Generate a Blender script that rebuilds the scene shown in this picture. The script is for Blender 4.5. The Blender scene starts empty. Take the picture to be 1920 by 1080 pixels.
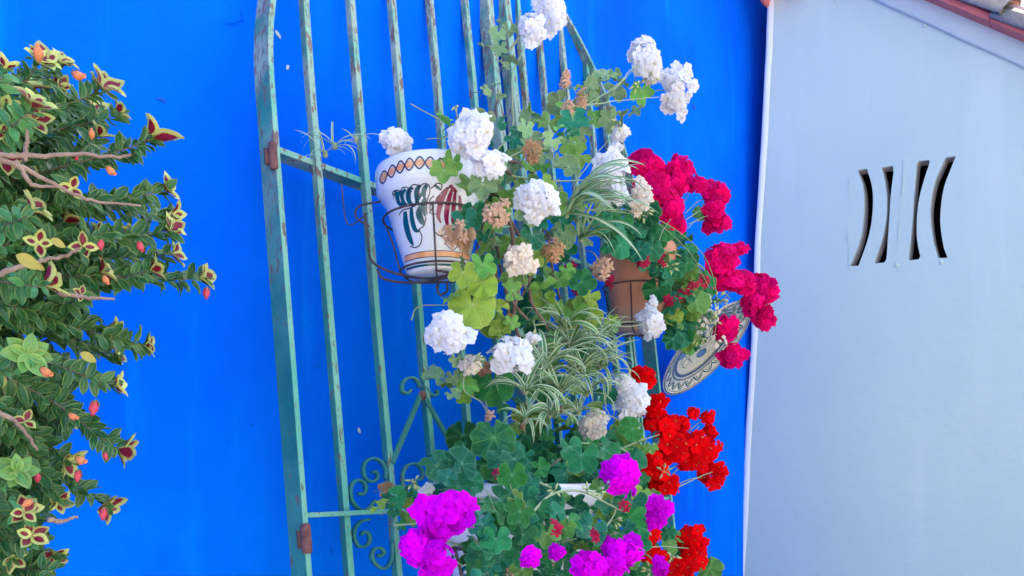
import bpy, bmesh, math, random
from mathutils import Vector, Matrix, noise as mnoise
from mathutils.geometry import delaunay_2d_cdt
R = random.Random(7)
S = bpy.context.scene
COL = S.collection
# ------------------------------------------------------------------ camera
CAMZ = 1.5
F, CX, CY = 1600.0, 960.0, 891.0            # pixels of the 1920 wide photograph
cam = bpy.data.cameras.new('camera'); camo = bpy.data.objects.new('camera', cam); COL.objects.link(camo)
camo.location = (0, 0, CAMZ); camo.rotation_euler = (math.radians(90), 0, 0)
cam.sensor_width = 36; cam.lens = 36 * F / 1920; cam.shift_y = (CY - 540) / 1920
cam.clip_start = 0.02; cam.clip_end = 2000
S.camera = camo
# ------------------------------------------------------------------ world and sun (sun ahead, behind the blue wall)
SUN_EL, SUN_ROT = 58.0, 352.0
w = bpy.data.worlds.new('World'); S.world = w; w.use_nodes = True
nt = w.node_tree; nt.nodes.clear()
sk = nt.nodes.new('ShaderNodeTexSky'); sk.sky_type = 'NISHITA'; sk.sun_disc = False
sk.sun_elevation = math.radians(SUN_EL); sk.sun_rotation = math.radians(SUN_ROT)
sk.air_density = 0.85; sk.dust_density = 3.5; sk.ozone_density = 0.15
bg = nt.nodes.new('ShaderNodeBackground'); bg.inputs[1].default_value = 0.15
wo = nt.nodes.new('ShaderNodeOutputWorld')
nt.links.new(sk.outputs[0], bg.inputs[0]); nt.links.new(bg.outputs[0], wo.inputs[0])
sl = bpy.data.lights.new('sun', 'SUN'); sl.energy = 3.0; sl.angle = math.radians(0.5); sl.color = (1, 0.95, 0.86)
so = bpy.data.objects.new('sun', sl); COL.objects.link(so)
_r = math.radians(SUN_ROT); _e = math.radians(SUN_EL)
sdir = Vector((math.sin(_r) * math.cos(_e), math.cos(_r) * math.cos(_e), math.sin(_e)))
so.rotation_euler = sdir.to_track_quat('Z', 'Y').to_euler(); so.location = (0, 0, 12)
S.view_settings.view_transform = 'Standard'; S.view_settings.look = 'None'
S.view_settings.exposure = 2.3; S.view_settings.gamma = 1.0; S.view_settings.use_curve_mapping = False

# ------------------------------------------------------------------ frames of the place
A = math.atan(1195 / F); SA, CA = math.sin(A), math.cos(A)
EU = Vector((SA, CA, 0))                     # along the blue wall, away from us
NC = Vector((CA, -SA, 0))                    # out of the blue wall
EZ = Vector((0, 0, 1))
C0 = Vector((0, 0, CAMZ))
DWALL = 1.30                                 # metres from the camera to the blue wall
def ray(px, py): return Vector(((px - CX) / F, 1, (CY - py) / F))
def W(px, py, off=0.0):                      # point a distance off in front of the blue wall
    d = ray(px, py); return C0 + d * (-(DWALL - off) / d.dot(NC))
def pxm(p): return (p.y) / F                 # metres per photograph pixel at p
EV = Vector((-0.093, 0.0696, 1)).normalized() # the gate leans back against the wall
GN = EU.cross(EV); GN = (GN if GN.dot(NC) > 0 else -GN).normalized()
GO = C0 - NC * 1.16
def G(px, py, off=0.0):
    d = ray(px, py); return C0 + d * ((GO + GN * off - C0).dot(GN) / d.dot(GN))
def guv(px, py):
    p = G(px, py) - GO; return p.dot(EU), p.dot(EV)
def gp(u, v, off=0.0): return GO + EU * u + EV * v + GN * off
EW = Vector((CA, -SA, 0))                    # along the white gable wall, towards us and right
CW = W(1396, 1080).dot(EU)
def H(px, py, off=0.0):                      # point on the white gable wall
    d = ray(px, py); return C0 + d * ((CW - off - C0.dot(EU)) / d.dot(EU))
def hwz(px, py): p = H(px, py); return p.dot(EW), p.z
def hp(wv, z, off=0.0): return EW * wv + EU * (CW - off) + EZ * z

# ------------------------------------------------------------------ materials
MATS = {}
def nodes(m): return m.node_tree.nodes, m.node_tree.links
def mat(name, col, rough=0.6, var=None, vscale=6.0, bump=0.0, bscale=40.0, trans=0.0, spec=0.5, detail=6, objvar=0.0, coat=0.0, hv=0.07):
    m = bpy.data.materials.new(name); m.use_nodes = True
    N, L = nodes(m); b = N['Principled BSDF']
    b.inputs['Roughness'].default_value = rough
    b.inputs['Specular IOR Level'].default_value = spec
    b.inputs['Coat Weight'].default_value = coat
    b.inputs['Coat Roughness'].default_value = 0.12
    tc = N.new('ShaderNodeTexCoord'); src = None
    rgb = N.new('ShaderNodeRGB'); rgb.outputs[0].default_value = (*col, 1); src = rgb.outputs[0]
    if var:
        nz = N.new('ShaderNodeTexNoise'); nz.inputs['Scale'].default_value = vscale; nz.inputs['Detail'].default_value = detail
        L.new(tc.outputs['Object'], nz.inputs['Vector'])
        rp = N.new('ShaderNodeValToRGB'); rp.color_ramp.elements[0].position = 0.35; rp.color_ramp.elements[1].position = 0.68
        L.new(nz.outputs[0], rp.inputs[0])
        mx = N.new('ShaderNodeMix'); mx.data_type = 'RGBA'; mx.inputs[7].default_value = (*var, 1)
        L.new(rp.outputs[0], mx.inputs[0]); L.new(src, mx.inputs[6]); src = mx.outputs[2]
    if objvar:
        oi = N.new('ShaderNodeObjectInfo'); hs = N.new('ShaderNodeHueSaturation')
        mr = N.new('ShaderNodeMapRange'); mr.inputs[3].default_value = 1 - objvar; mr.inputs[4].default_value = 1 + objvar
        L.new(oi.outputs['Random'], mr.inputs[0]); L.new(mr.outputs[0], hs.inputs['Value'])
        m2 = N.new('ShaderNodeMath'); m2.operation = 'MULTIPLY'; m2.inputs[1].default_value = 7.31
        fr = N.new('ShaderNodeMath'); fr.operation = 'FRACT'
        L.new(oi.outputs['Random'], m2.inputs[0]); L.new(m2.outputs[0], fr.inputs[0])
        mh = N.new('ShaderNodeMapRange'); mh.inputs[3].default_value = 0.5 - objvar * hv; mh.inputs[4].default_value = 0.5 + objvar * hv
        L.new(fr.outputs[0], mh.inputs[0]); L.new(mh.outputs[0], hs.inputs['Hue'])
        L.new(src, hs.inputs['Color']); src = hs.outputs[0]
    L.new(src, b.inputs['Base Color'])
    if bump:
        nb = N.new('ShaderNodeTexNoise'); nb.inputs['Scale'].default_value = bscale; nb.inputs['Detail'].default_value = 8
        L.new(tc.outputs['Object'], nb.inputs['Vector'])
        bp = N.new('ShaderNodeBump'); bp.inputs['Strength'].default_value = bump; bp.inputs['Distance'].default_value = 0.01
        L.new(nb.outputs[0], bp.inputs['Height']); L.new(bp.outputs[0], b.inputs['Normal'])
    if trans:
        tr = N.new('ShaderNodeBsdfTranslucent'); ms = N.new('ShaderNodeMixShader'); ms.inputs[0].default_value = trans
        L.new(src, tr.inputs[0]); L.new(b.outputs[0], ms.inputs[1]); L.new(tr.outputs[0], ms.inputs[2])
        L.new(ms.outputs[0], N['Material Output'].inputs[0])
    m['src'] = 1
    MATS[name] = m; return m

def insert_color(m, fn):
    """put fn(N, L, colour socket) -> colour socket between the base colour source and everything it feeds"""
    N, L = nodes(m); b = N['Principled BSDF']; src = b.inputs['Base Color'].links[0].from_socket
    outs = [l.to_socket for l in src.links if l.to_node.type in ('BSDF_PRINCIPLED', 'BSDF_TRANSLUCENT')]
    new = fn(N, L, src)
    for o in outs: L.new(new, o)
def mathn(N, L, op, a, b=None, c=None):
    n = N.new('ShaderNodeMath'); n.operation = op
    for i, v in enumerate((a, b, c)):
        if v is None: continue
        if isinstance(v, (int, float)): n.inputs[i].default_value = v
        else: L.new(v, n.inputs[i])
    return n.outputs[0]
def mixc(N, L, f, a, b):
    n = N.new('ShaderNodeMix'); n.data_type = 'RGBA'
    for i, v in ((0, f), (6, a), (7, b)):
        if isinstance(v, (int, float)): n.inputs[i].default_value = v
        elif isinstance(v, tuple): n.inputs[i].default_value = (*v, 1)
        else: L.new(v, n.inputs[i])
    return n.outputs[2]
def ramp(N, L, f, p0, p1):
    n = N.new('ShaderNodeMapRange'); n.interpolation_type = 'SMOOTHSTEP'
    n.inputs[1].default_value = p0; n.inputs[2].default_value = p1
    L.new(f, n.inputs[0]); return n.outputs[0]
def uvxy(N, L):
    u = N.new('ShaderNodeUVMap'); s = N.new('ShaderNodeSeparateXYZ'); L.new(u.outputs[0], s.inputs[0]); return s.outputs[0], s.outputs[1]
def noise(N, L, scale, detail=5, coord='Object', vec=None):
    n = N.new('ShaderNodeTexNoise'); n.inputs['Scale'].default_value = scale; n.inputs['Detail'].default_value = detail
    if vec is None:
        t = N.new('ShaderNodeTexCoord'); vec = t.outputs[coord]
    L.new(vec, n.inputs['Vector']); return n.outputs[0]

# walls
BLUE = mat('blue_limewash', (0.0, 0.185, 0.93), 0.85, (0.0, 0.105, 0.78), 1.1, 0.6, 20, spec=0.03)
def _blue(N, L, c):
    t = N.new('ShaderNodeTexCoord'); mp = N.new('ShaderNodeMapping'); mp.inputs['Scale'].default_value = (9, 9, 1.1)
    L.new(t.outputs['Object'], mp.inputs[0])
    f = ramp(N, L, noise(N, L, 1.6, 8, vec=mp.outputs[0]), 0.56, 0.78)      # runs of thinner wash
    c = mixc(N, L, mathn(N, L, 'MULTIPLY', f, 0.7), c, (0.0, 0.245, 0.97))
    f3 = ramp(N, L, noise(N, L, 5.5, 9), 0.42, 0.72); c = mixc(N, L, mathn(N, L, 'MULTIPLY', f3, 0.35), c, (0.0, 0.10, 0.80))
    f2 = ramp(N, L, noise(N, L, 26, 3), 0.735, 0.76)
    return mixc(N, L, mathn(N, L, 'MULTIPLY', f2, 0.55), c, (0.002, 0.06, 0.5))
insert_color(BLUE, _blue)
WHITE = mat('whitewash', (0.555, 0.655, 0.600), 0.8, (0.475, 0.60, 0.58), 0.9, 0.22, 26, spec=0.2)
EDGEW = mat('lit_edge_white', (0.86, 0.86, 0.86), 0.8, (0.80, 0.81, 0.82), 5, 0.12, 30, spec=0.2)  # paler than the whitewash, standing in for light on the left arris
def _runs(N, L, c):
    t = N.new('ShaderNodeTexCoord'); mp = N.new('ShaderNodeMapping'); mp.inputs['Scale'].default_value = (7, 7, 0.7); L.new(t.outputs['Object'], mp.inputs[0])
    f = ramp(N, L, noise(N, L, 1.4, 7, vec=mp.outputs[0]), 0.52, 0.75)
    c = mixc(N, L, mathn(N, L, 'MULTIPLY', f, 0.30), c, (0.66, 0.72, 0.70))
    f2 = ramp(N, L, noise(N, L, 3.2, 8), 0.55, 0.75)
    return mixc(N, L, mathn(N, L, 'MULTIPLY', f2, 0.25), c, (0.44, 0.55, 0.56))
insert_color(WHITE, _runs)
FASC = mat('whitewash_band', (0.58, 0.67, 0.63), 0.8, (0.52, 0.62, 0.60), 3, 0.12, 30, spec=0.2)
NAIL = mat('shadowed_blue', (0.0, 0.09, 0.55), 0.9)
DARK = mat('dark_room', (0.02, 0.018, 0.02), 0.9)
JAMB = mat('bare_plaster', (0.60, 0.55, 0.52), 0.9, (0.45, 0.41, 0.39), 12, 0.3, 60)
GROUND = mat('pale_paving', (0.36, 0.33, 0.28), 0.85, (0.30, 0.27, 0.23), 1.2, 0.2, 12)
TERRA = mat('roof_terracotta', (0.66, 0.33, 0.25), 0.85, (0.72, 0.45, 0.36), 14, 0.3, 50)
TRED = mat('red_tile_underside', (0.66, 0.17, 0.16), 0.8, (0.55, 0.15, 0.15), 20, 0.2, 60)
TGREY = mat('tile_grey', (0.38, 0.32, 0.26), 0.95, (0.27, 0.23, 0.19), 30, 0.4, 70)  # grey of the tiles' outer sides and ends

# gate
PAINT = mat('old_green_paint', (0.008, 0.19, 0.165), 0.5, (0.05, 0.29, 0.235), 9, 0.25, 120, spec=0.4)
def _rust(N, L, c):
    t = N.new('ShaderNodeTexCoord'); s = N.new('ShaderNodeSeparateXYZ'); L.new(t.outputs['Object'], s.inputs[0])
    up = ramp(N, L, s.outputs[2], 0.75, 1.6)                                   # paler upwards: chalky wear, with haze painted into the colour
    ch = mathn(N, L, 'MULTIPLY', mathn(N, L, 'MULTIPLY_ADD', up, 0.85, 0.04), ramp(N, L, noise(N, L, 16, 6), 0.3, 0.7))
    c = mixc(N, L, ch, c, (0.40, 0.47, 0.39))
    mp = N.new('ShaderNodeMapping'); mp.inputs['Scale'].default_value = (1, 1, 0.28); L.new(t.outputs['Object'], mp.inputs[0])
    r = mathn(N, L, 'MULTIPLY_ADD', up, 0.060, noise(N, L, 120, 7, vec=mp.outputs[0]))
    r = mathn(N, L, 'MULTIPLY_ADD', mathn(N, L, 'SUBTRACT', noise(N, L, 9, 3), 0.5), 0.34, r)
    sp = mathn(N, L, 'MULTIPLY', ramp(N, L, noise(N, L, 7, 4), 0.40, 0.62), ramp(N, L, mathn(N, L, 'MULTIPLY_ADD', up, 0.07, noise(N, L, 260, 4, vec=mp.outputs[0])), 0.57, 0.63))
    c = mixc(N, L, mathn(N, L, 'MULTIPLY', sp, 0.8), c, (0.17, 0.12, 0.11))
    f = ramp(N, L, r, 0.63, 0.68)
    rc = mixc(N, L, noise(N, L, 90, 4), (0.10, 0.045, 0.05), (0.30, 0.16, 0.13))
    return mixc(N, L, mathn(N, L, 'MULTIPLY', f, 0.9), c, rc)
insert_color(PAINT, _rust)
PAINTF = mat('sky_lit_paint', (0.11, 0.46, 0.34), 0.6, (0.24, 0.54, 0.40), 9, 0.3, 120, spec=0.3)  # front faces of the bars: stronger sky light painted into a paler green
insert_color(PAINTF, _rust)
RUST = mat('rusty_iron', (0.13, 0.055, 0.055), 0.85, (0.24, 0.10, 0.09), 60, 0.5, 120)
WIRE = mat('dark_wire', (0.030, 0.026, 0.030), 0.55, (0.12, 0.06, 0.05), 30, 0.2, 120)

# ceramics
GLAZE = mat('white_glaze', (0.80, 0.80, 0.80), 0.12, (0.74, 0.74, 0.74), 8, 0.03, 20, coat=0.5)
P_TEAL = mat('teal_paint', (0.004, 0.085, 0.10), 0.15, coat=0.4)
P_CRIM = mat('crimson_paint', (0.26, 0.012, 0.06), 0.15, coat=0.4)
P_ORNG = mat('orange_paint', (0.78, 0.30, 0.10), 0.15, (0.85, 0.42, 0.2), 40, coat=0.4)
P_LINE = mat('dark_outline', (0.035, 0.02, 0.04), 0.2, coat=0.4)
P_PEACH = mat('peach_paint', (0.80, 0.56, 0.42), 0.15, coat=0.4)
CLAY = mat('terracotta_clay', (0.64, 0.25, 0.14), 0.8, (0.68, 0.34, 0.22), 9, 0.15, 60)
def _lime(N, L, c):
    t = N.new('ShaderNodeTexCoord'); s = N.new('ShaderNodeSeparateXYZ'); L.new(t.outputs['Object'], s.inputs[0])
    k = mathn(N, L, 'MULTIPLY_ADD', noise(N, L, 25, 5), 0.06, s.outputs[2])
    f = mathn(N, L, 'SUBTRACT', 1.0, ramp(N, L, k, 0.045, 0.09))
    return mixc(N, L, mathn(N, L, 'MULTIPLY', f, 0.75), c, (0.42, 0.33, 0.24))
insert_color(CLAY, _lime)
SOIL = mat('potting_soil', (0.03, 0.02, 0.015), 0.95, (0.06, 0.04, 0.03), 60, 0.8, 90)
PLATE = mat('speckled_glaze', (0.66, 0.61, 0.44), 0.2, (0.40, 0.40, 0.34), 260, coat=0.3)
PL_RIM = mat('cream_glaze', (0.76, 0.70, 0.53), 0.2, (0.52, 0.49, 0.38), 60, coat=0.3)
PL_BLUE = mat('plate_blue', (0.008, 0.04, 0.15), 0.2, coat=0.3)
PL_SKY = mat('plate_pale_blue', (0.06, 0.16, 0.36), 0.2, coat=0.3)

# leaves: UV is (angle, radius) for round leaves, (across, along) for long ones
def vein_leaf(name, col, var, vein, zone=None, rough=0.45, trans=0.22, objvar=0.22):
    m = mat(name, col, rough, var, 30, 0.15, 110, trans, 0.16, objvar=objvar)
    def fn(N, L, c):
        a, r = uvxy(N, L)
        s = mathn(N, L, 'ABSOLUTE', mathn(N, L, 'SINE', mathn(N, L, 'MULTIPLY', a, math.pi * 7)))
        wv = mathn(N, L, 'DIVIDE', s, mathn(N, L, 'ADD', mathn(N, L, 'POWER', r, 1.4), 0.05))
        thin = mathn(N, L, 'MULTIPLY', mathn(N, L, 'SUBTRACT', 1.0, ramp(N, L, mathn(N, L, 'MULTIPLY', s, r), 0.015, 0.075)), 0.55)
        if zone:
            z = mathn(N, L, 'MULTIPLY', ramp(N, L, r, 0.25, 0.42), mathn(N, L, 'SUBTRACT', 1.0, ramp(N, L, r, 0.5, 0.72)))
            c = mixc(N, L, mathn(N, L, 'MULTIPLY', z, 0.75), c, zone)
        ctr = mathn(N, L, 'MULTIPLY', mathn(N, L, 'SUBTRACT', 1.0, ramp(N, L, r, 0.0, 0.22)), 0.6)
        c = mixc(N, L, ctr, c, vein); c = mixc(N, L, mathn(N, L, 'MULTIPLY', ramp(N, L, r, 0.86, 1.0), 0.35), c, vein)
        return mixc(N, L, thin, c, vein)
    insert_color(m, fn); return m
LF = {
 'pale': vein_leaf('grey_green_leaf', (0.17, 0.31, 0.13), (0.28, 0.42, 0.19), (0.40, 0.50, 0.25), objvar=0.3),
 'mid': vein_leaf('green_leaf', (0.095, 0.27, 0.055), (0.21, 0.42, 0.08), (0.30, 0.46, 0.16), objvar=0.35),
 'lime': vein_leaf('lime_leaf', (0.20, 0.36, 0.04), (0.30, 0.43, 0.06), (0.44, 0.52, 0.15), objvar=0.3),
 'dark': vein_leaf('dark_leaf', (0.010, 0.130, 0.045), (0.04, 0.23, 0.06), (0.12, 0.33, 0.15), objvar=0.4),
 'teal': vein_leaf('teal_leaf', (0.008, 0.155, 0.080), (0.035, 0.25, 0.10), (0.14, 0.38, 0.21), objvar=0.4),
 'zonal': vein_leaf('zonal_leaf', (0.03, 0.20, 0.06), (0.05, 0.26, 0.07), (0.16, 0.40, 0.14), (0.015, 0.14, 0.06)),
 'old': vein_leaf('yellowing_leaf', (0.42, 0.30, 0.06), (0.5, 0.16, 0.06), (0.42, 0.4, 0.1)),
 'dry': vein_leaf('dry_leaf', (0.42, 0.23, 0.13), (0.30, 0.15, 0.08), (0.5, 0.32, 0.2)),
}
STEM = mat('green_stem', (0.20, 0.30, 0.11), 0.5, (0.30, 0.34, 0.17), 20, trans=0.1)
PSTEM = mat('pale_stem', (0.25, 0.36, 0.16), 0.5, (0.34, 0.36, 0.22), 20)
WOOD = mat('woody_stem', (0.15, 0.085, 0.06), 0.85, (0.27, 0.18, 0.13), 40, 0.6, 120)
BARK = mat('pale_bark', (0.40, 0.27, 0.20), 0.85, (0.25, 0.15, 0.11), 45, 0.6, 120)
def petal(name, col, var, base, objvar=0.1, trans=0.25, hv=0.03):
    m = mat(name, col, 0.7, var, 60, 0.08, 200, trans, 0.04, objvar=objvar, hv=hv)
    def fn(N, L, c):
        a, r = uvxy(N, L)
        f = mathn(N, L, 'MULTIPLY', mathn(N, L, 'SUBTRACT', 1.0, ramp(N, L, r, 0.05, 0.38)), 0.7)
        s = mathn(N, L, 'SINE', mathn(N, L, 'MULTIPLY', a, 34.0))
        v = mathn(N, L, 'MULTIPLY', ramp(N, L, s, 0.72, 1.0), mathn(N, L, 'MULTIPLY', mathn(N, L, 'SUBTRACT', 1.0, ramp(N, L, r, 0.5, 0.95)), 0.28))
        c = mixc(N, L, v, c, base)
        return mixc(N, L, f, c, base)
    insert_color(m, fn); return m
PT = {
 'white': petal('white_petal', (0.86, 0.84, 0.86), (0.84, 0.83, 0.87), (0.74, 0.66, 0.50), 0.05),
 'cream': petal('cream_petal', (0.83, 0.77, 0.66), (0.78, 0.62, 0.50), (0.7, 0.50, 0.33), 0.08),
 'peach': petal('faded_petal', (0.72, 0.47, 0.34), (0.62, 0.36, 0.22), (0.42, 0.22, 0.12), 0.15),
 'tan': petal('withered_petal', (0.58, 0.34, 0.18), (0.40, 0.20, 0.10), (0.3, 0.15, 0.08), 0.2),
 'crimson': petal('crimson_petal', (0.90, 0.002, 0.125), (0.78, 0.001, 0.18), (0.36, 0.0, 0.04), 0.3, hv=0.02),
 'wine': petal('wine_petal', (0.42, 0.004, 0.05), (0.55, 0.03, 0.09), (0.3, 0.05, 0.06), 0.2),
 'red': petal('scarlet_petal', (0.92, 0.001, 0.002), (0.82, 0.0, 0.006), (0.42, 0.0, 0.004), 0.28, hv=0.0),
 'magenta': petal('magenta_petal', (0.92, 0.0, 0.66), (0.62, 0.0, 0.84), (0.46, 0.0, 0.36), 0.28),
}
ANTHER = mat('anther', (0.7, 0.45, 0.12), 0.6)
BUD = mat('green_bud', (0.42, 0.48, 0.16), 0.6, (0.5, 0.5, 0.25), 30)
# spider plant blade: pale margins either side of a green stripe
def blade_mat(name, green, pale, stripe_pale=False):
    m = mat(name, green, 0.45, None, trans=0.22, objvar=0.15)
    def fn(N, L, c):
        x, y = uvxy(N, L); d = mathn(N, L, 'ABSOLUTE', mathn(N, L, 'SUBTRACT', x, 0.5))
        f = ramp(N, L, d, 0.22, 0.32)
        if stripe_pale: f = mathn(N, L, 'SUBTRACT', 1.0, f)
        return mixc(N, L, f, c, pale)
    insert_color(m, fn); return m
BLADE = blade_mat('variegated_blade', (0.12, 0.30, 0.09), (0.66, 0.70, 0.46))
BLADE2 = blade_mat('striped_blade', (0.12, 0.30, 0.13), (0.48, 0.58, 0.34), True)
BLADED = blade_mat('dry_blade', (0.36, 0.26, 0.14), (0.48, 0.38, 0.24))
# shrub
SLEAF = mat('thick_green_leaf', (0.028, 0.190, 0.072), 0.33, (0.11, 0.34, 0.08), 24, 0.1, 120, 0.2, 0.4, objvar=0.45)
def _rib(N, L, c):
    x, y = uvxy(N, L); d = mathn(N, L, 'ABSOLUTE', mathn(N, L, 'SUBTRACT', x, 0.5))
    c = mixc(N, L, mathn(N, L, 'MULTIPLY', mathn(N, L, 'SUBTRACT', 1.0, ramp(N, L, d, 0.0, 0.06)), 0.45), c, (0.20, 0.33, 0.17))
    return mixc(N, L, mathn(N, L, 'MULTIPLY', ramp(N, L, d, 0.32, 0.47), 0.42), c, (0.42, 0.56, 0.16))
insert_color(SLEAF, _rib)
YLEAF = mat('young_green_leaf', (0.14, 0.34, 0.07), 0.32, (0.22, 0.42, 0.09), 30, 0.1, 120, 0.2, 0.5, objvar=0.2)
insert_color(YLEAF, _rib)
GOLD = mat('golden_leaf', (0.52, 0.40, 0.06), 0.4, (0.40, 0.36, 0.08), 20, trans=0.2)
VLEAF = mat('red_hearted_leaf', (0.66, 0.64, 0.20), 0.36, (0.46, 0.56, 0.14), 30, 0.05, 120, 0.2, 0.5, objvar=0.3)
def _heart(N, L, c):
    x, y = uvxy(N, L)
    a = mathn(N, L, 'DIVIDE', mathn(N, L, 'SUBTRACT', x, 0.5), 0.31); b = mathn(N, L, 'DIVIDE', mathn(N, L, 'SUBTRACT', y, 0.44), 0.37)
    r = mathn(N, L, 'ADD', mathn(N, L, 'MULTIPLY', a, a), mathn(N, L, 'MULTIPLY', b, b))
    r = mathn(N, L, 'ADD', r, mathn(N, L, 'MULTIPLY', noise(N, L, 26, 4), 0.9))
    oi = N.new('ShaderNodeObjectInfo'); r = mathn(N, L, 'ADD', r, mathn(N, L, 'MULTIPLY_ADD', oi.outputs['Random'], 0.75, -0.3))
    f = mathn(N, L, 'SUBTRACT', 1.0, ramp(N, L, r, 1.20, 1.48))
    return mixc(N, L, f, c, (0.22, 0.006, 0.028))
insert_color(VLEAF, _heart)
FORG = mat('orange_pouch', (0.85, 0.24, 0.06), 0.35, (0.85, 0.33, 0.14), 12, trans=0.2)
FRED = mat('pink_red_pouch', (0.70, 0.035, 0.08), 0.35, (0.78, 0.12, 0.12), 12, trans=0.2)

# ------------------------------------------------------------------ builders
def mesh(name, vs, fs, mats, mi=None, uvs=None, smooth=True):
    me = bpy.data.meshes.new(name); me.from_pydata([tuple(v) for v in vs], [], fs)
    for m in (mats if isinstance(mats, (list, tuple)) else [mats]): me.materials.append(m)
    if mi: me.polygons.foreach_set('material_index', mi)
    if uvs:
        ul = me.uv_layers.new(name='UVMap')
        flat = []
        for l in me.loops: flat.extend(uvs[l.vertex_index])
        ul.data.foreach_set('uv', flat)
    if smooth: me.polygons.foreach_set('use_smooth', [True] * len(me.polygons))
    me.update(); return me
def link(name, me, parent=None, M=None):
    o = bpy.data.objects.new(name, me); COL.objects.link(o)
    if M is not None: o.matrix_basis = M
    if parent is not None:
        o.parent = parent
        o.matrix_basis = Matrix.Translation(-WL[parent.name]) @ (M if M is not None else Matrix.Identity(4))
    WL[o.name] = Vector(M.translation) if M is not None else Vector((0, 0, 0))
    return o
WL = {}
def thing(name, label, cat, loc, group=None):
    o = bpy.data.objects.new(name, None); COL.objects.link(o); o.location = loc; o.empty_display_size = 0.05
    WL[o.name] = Vector(loc); o['label'] = label; o['category'] = cat
    if group: o['group'] = group
    return o
class MB:
    def __init__(s): s.v = []; s.f = []; s.m = []; s.uv = []
    def add(s, vs, fs, mi=0, uvs=None):
        k = len(s.v); s.v += [Vector(v) for v in vs]; s.f += [tuple(i + k for i in f) for f in fs]; s.m += [mi] * len(fs)
        s.uv += list(uvs) if uvs else [(0.5, 0.5)] * len(vs)
    def tube(s, pts, r, seg=6, mi=0, cap=True):
        pts = [Vector(p) for p in pts]; n = len(pts); rr = r if isinstance(r, (list, tuple)) else [r] * n
        ring = []; ref = None
        for i, p in enumerate(pts):
            t = (pts[min(i + 1, n - 1)] - pts[max(i - 1, 0)])
            t = t.normalized() if t.length > 1e-9 else Vector((0, 0, 1))
            if ref is None: ref = t.orthogonal().normalized()
            ref = (ref - t * ref.dot(t)); ref = ref.normalized() if ref.length > 1e-6 else t.orthogonal().normalized()
            b = t.cross(ref)
            ring.append([p + (ref * math.cos(2 * math.pi * k / seg) + b * math.sin(2 * math.pi * k / seg)) * rr[i] for k in range(seg)])
        vs = [v for q in ring for v in q]; fs = []
        for i in range(n - 1):
            for k in range(seg):
                a = i * seg + k; b = i * seg + (k + 1) % seg
                fs.append((a, b, b + seg, a + seg))
        if cap: fs += [tuple(range(seg))[::-1], tuple(range((n - 1) * seg, n * seg))]
        s.add(vs, fs, mi)
    def flat(s, pts, wid, thick, wdir, mi=0, face=0):
        """bar of rectangular section swept along pts; wdir is the direction that keeps width wid, thick is measured across"""
        pts = [Vector(p) for p in pts]; n = len(pts); vs = []; fs = []
        for i, p in enumerate(pts):
            t = (pts[min(i + 1, n - 1)] - pts[max(i - 1, 0)]).normalized()
            wd = (wdir - t * wdir.dot(t)).normalized(); td = t.cross(wd)
            for a, b in ((-1, -1), (1, -1), (1, 1), (-1, 1)): vs.append(p + wd * a * wid / 2 + td * b * thick / 2)
        for i in range(n - 1):
            for k in range(4):
                a = i * 4 + k; b = i * 4 + (k + 1) % 4; fs.append((a, b, b + 4, a + 4))
        fs += [(3, 2, 1, 0), tuple(range(n * 4 - 4, n * 4))]
        k0 = len(s.m); s.add(vs, fs, mi)
        for i in range(n - 1): s.m[k0 + i * 4 + 1] = mi + face
    def box(s, o, ax, ay, az, mi=0):
        o = Vector(o); vs = [o + ax * a + ay * b + az * c for c in (0, 1) for a, b in ((0, 0), (1, 0), (1, 1), (0, 1))]
        s.add(vs, [(3, 2, 1, 0), (4, 5, 6, 7), (0, 1, 5, 4), (1, 2, 6, 5), (2, 3, 7, 6), (3, 0, 4, 7)], mi)
    def build(s, name, mats, parent=None, smooth=False, loc=None):
        loc = Vector(loc) if loc is not None else (WL[parent.name] if parent is not None else Vector((0, 0, 0)))
        me = mesh(name, [v - loc for v in s.v], s.f, mats, s.m, s.uv, smooth)
        bm = bmesh.new(); bm.from_mesh(me); bmesh.ops.recalc_face_normals(bm, faces=bm.faces); bm.to_mesh(me); bm.free()
        return link(name, me, parent, Matrix.Translation(loc))
def smooth_path(pts, n=8):
    pts = [Vector(p) for p in pts]; out = []
    P = [pts[0] * 2 - pts[1]] + pts + [pts[-1] * 2 - pts[-2]]
    for i in range(1, len(P) - 2):
        for k in range(n):
            t = k / n; a, b, c, d = P[i - 1], P[i], P[i + 1], P[i + 2]
            out.append(0.5 * ((2 * b) + (c - a) * t + (2 * a - 5 * b + 4 * c - d) * t * t + (3 * b - a - 3 * c + d) * t ** 3))
    out.append(pts[-1]); return out
def bevel(o, wdt, seg=2):
    m = o.modifiers.new('bevel', 'BEVEL'); m.width = wdt; m.segments = seg; m.limit_method = 'ANGLE'
def lathe(mb, prof, seg=48, mi=0, axis=None):
    """prof: (radius, height[, material]); axis: Matrix placing local z"""
    M = axis or Matrix.Identity(4); vs = []; fs = []
    for r, h in prof:
        for k in range(seg):
            a = 2 * math.pi * k / seg; vs.append(M @ Vector((r * math.cos(a), r * math.sin(a), h)))
    for i in range(len(prof) - 1):
        for k in range(seg):
            a = i * seg + k; b = i * seg + (k + 1) % seg; fs.append((a, b, b + seg, a + seg))
    mb.add(vs, fs, mi)

# ------------------------------------------------------------------ ground
g = MB(); g.add([(-600, -600, 0), (600, -600, 0), (600, 600, 0), (-600, 600, 0)], [(0, 1, 2, 3)])
go = g.build('ground', GROUND); go['kind'] = 'structure'; go['label'] = 'pale paved ground in front of the walls'
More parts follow.
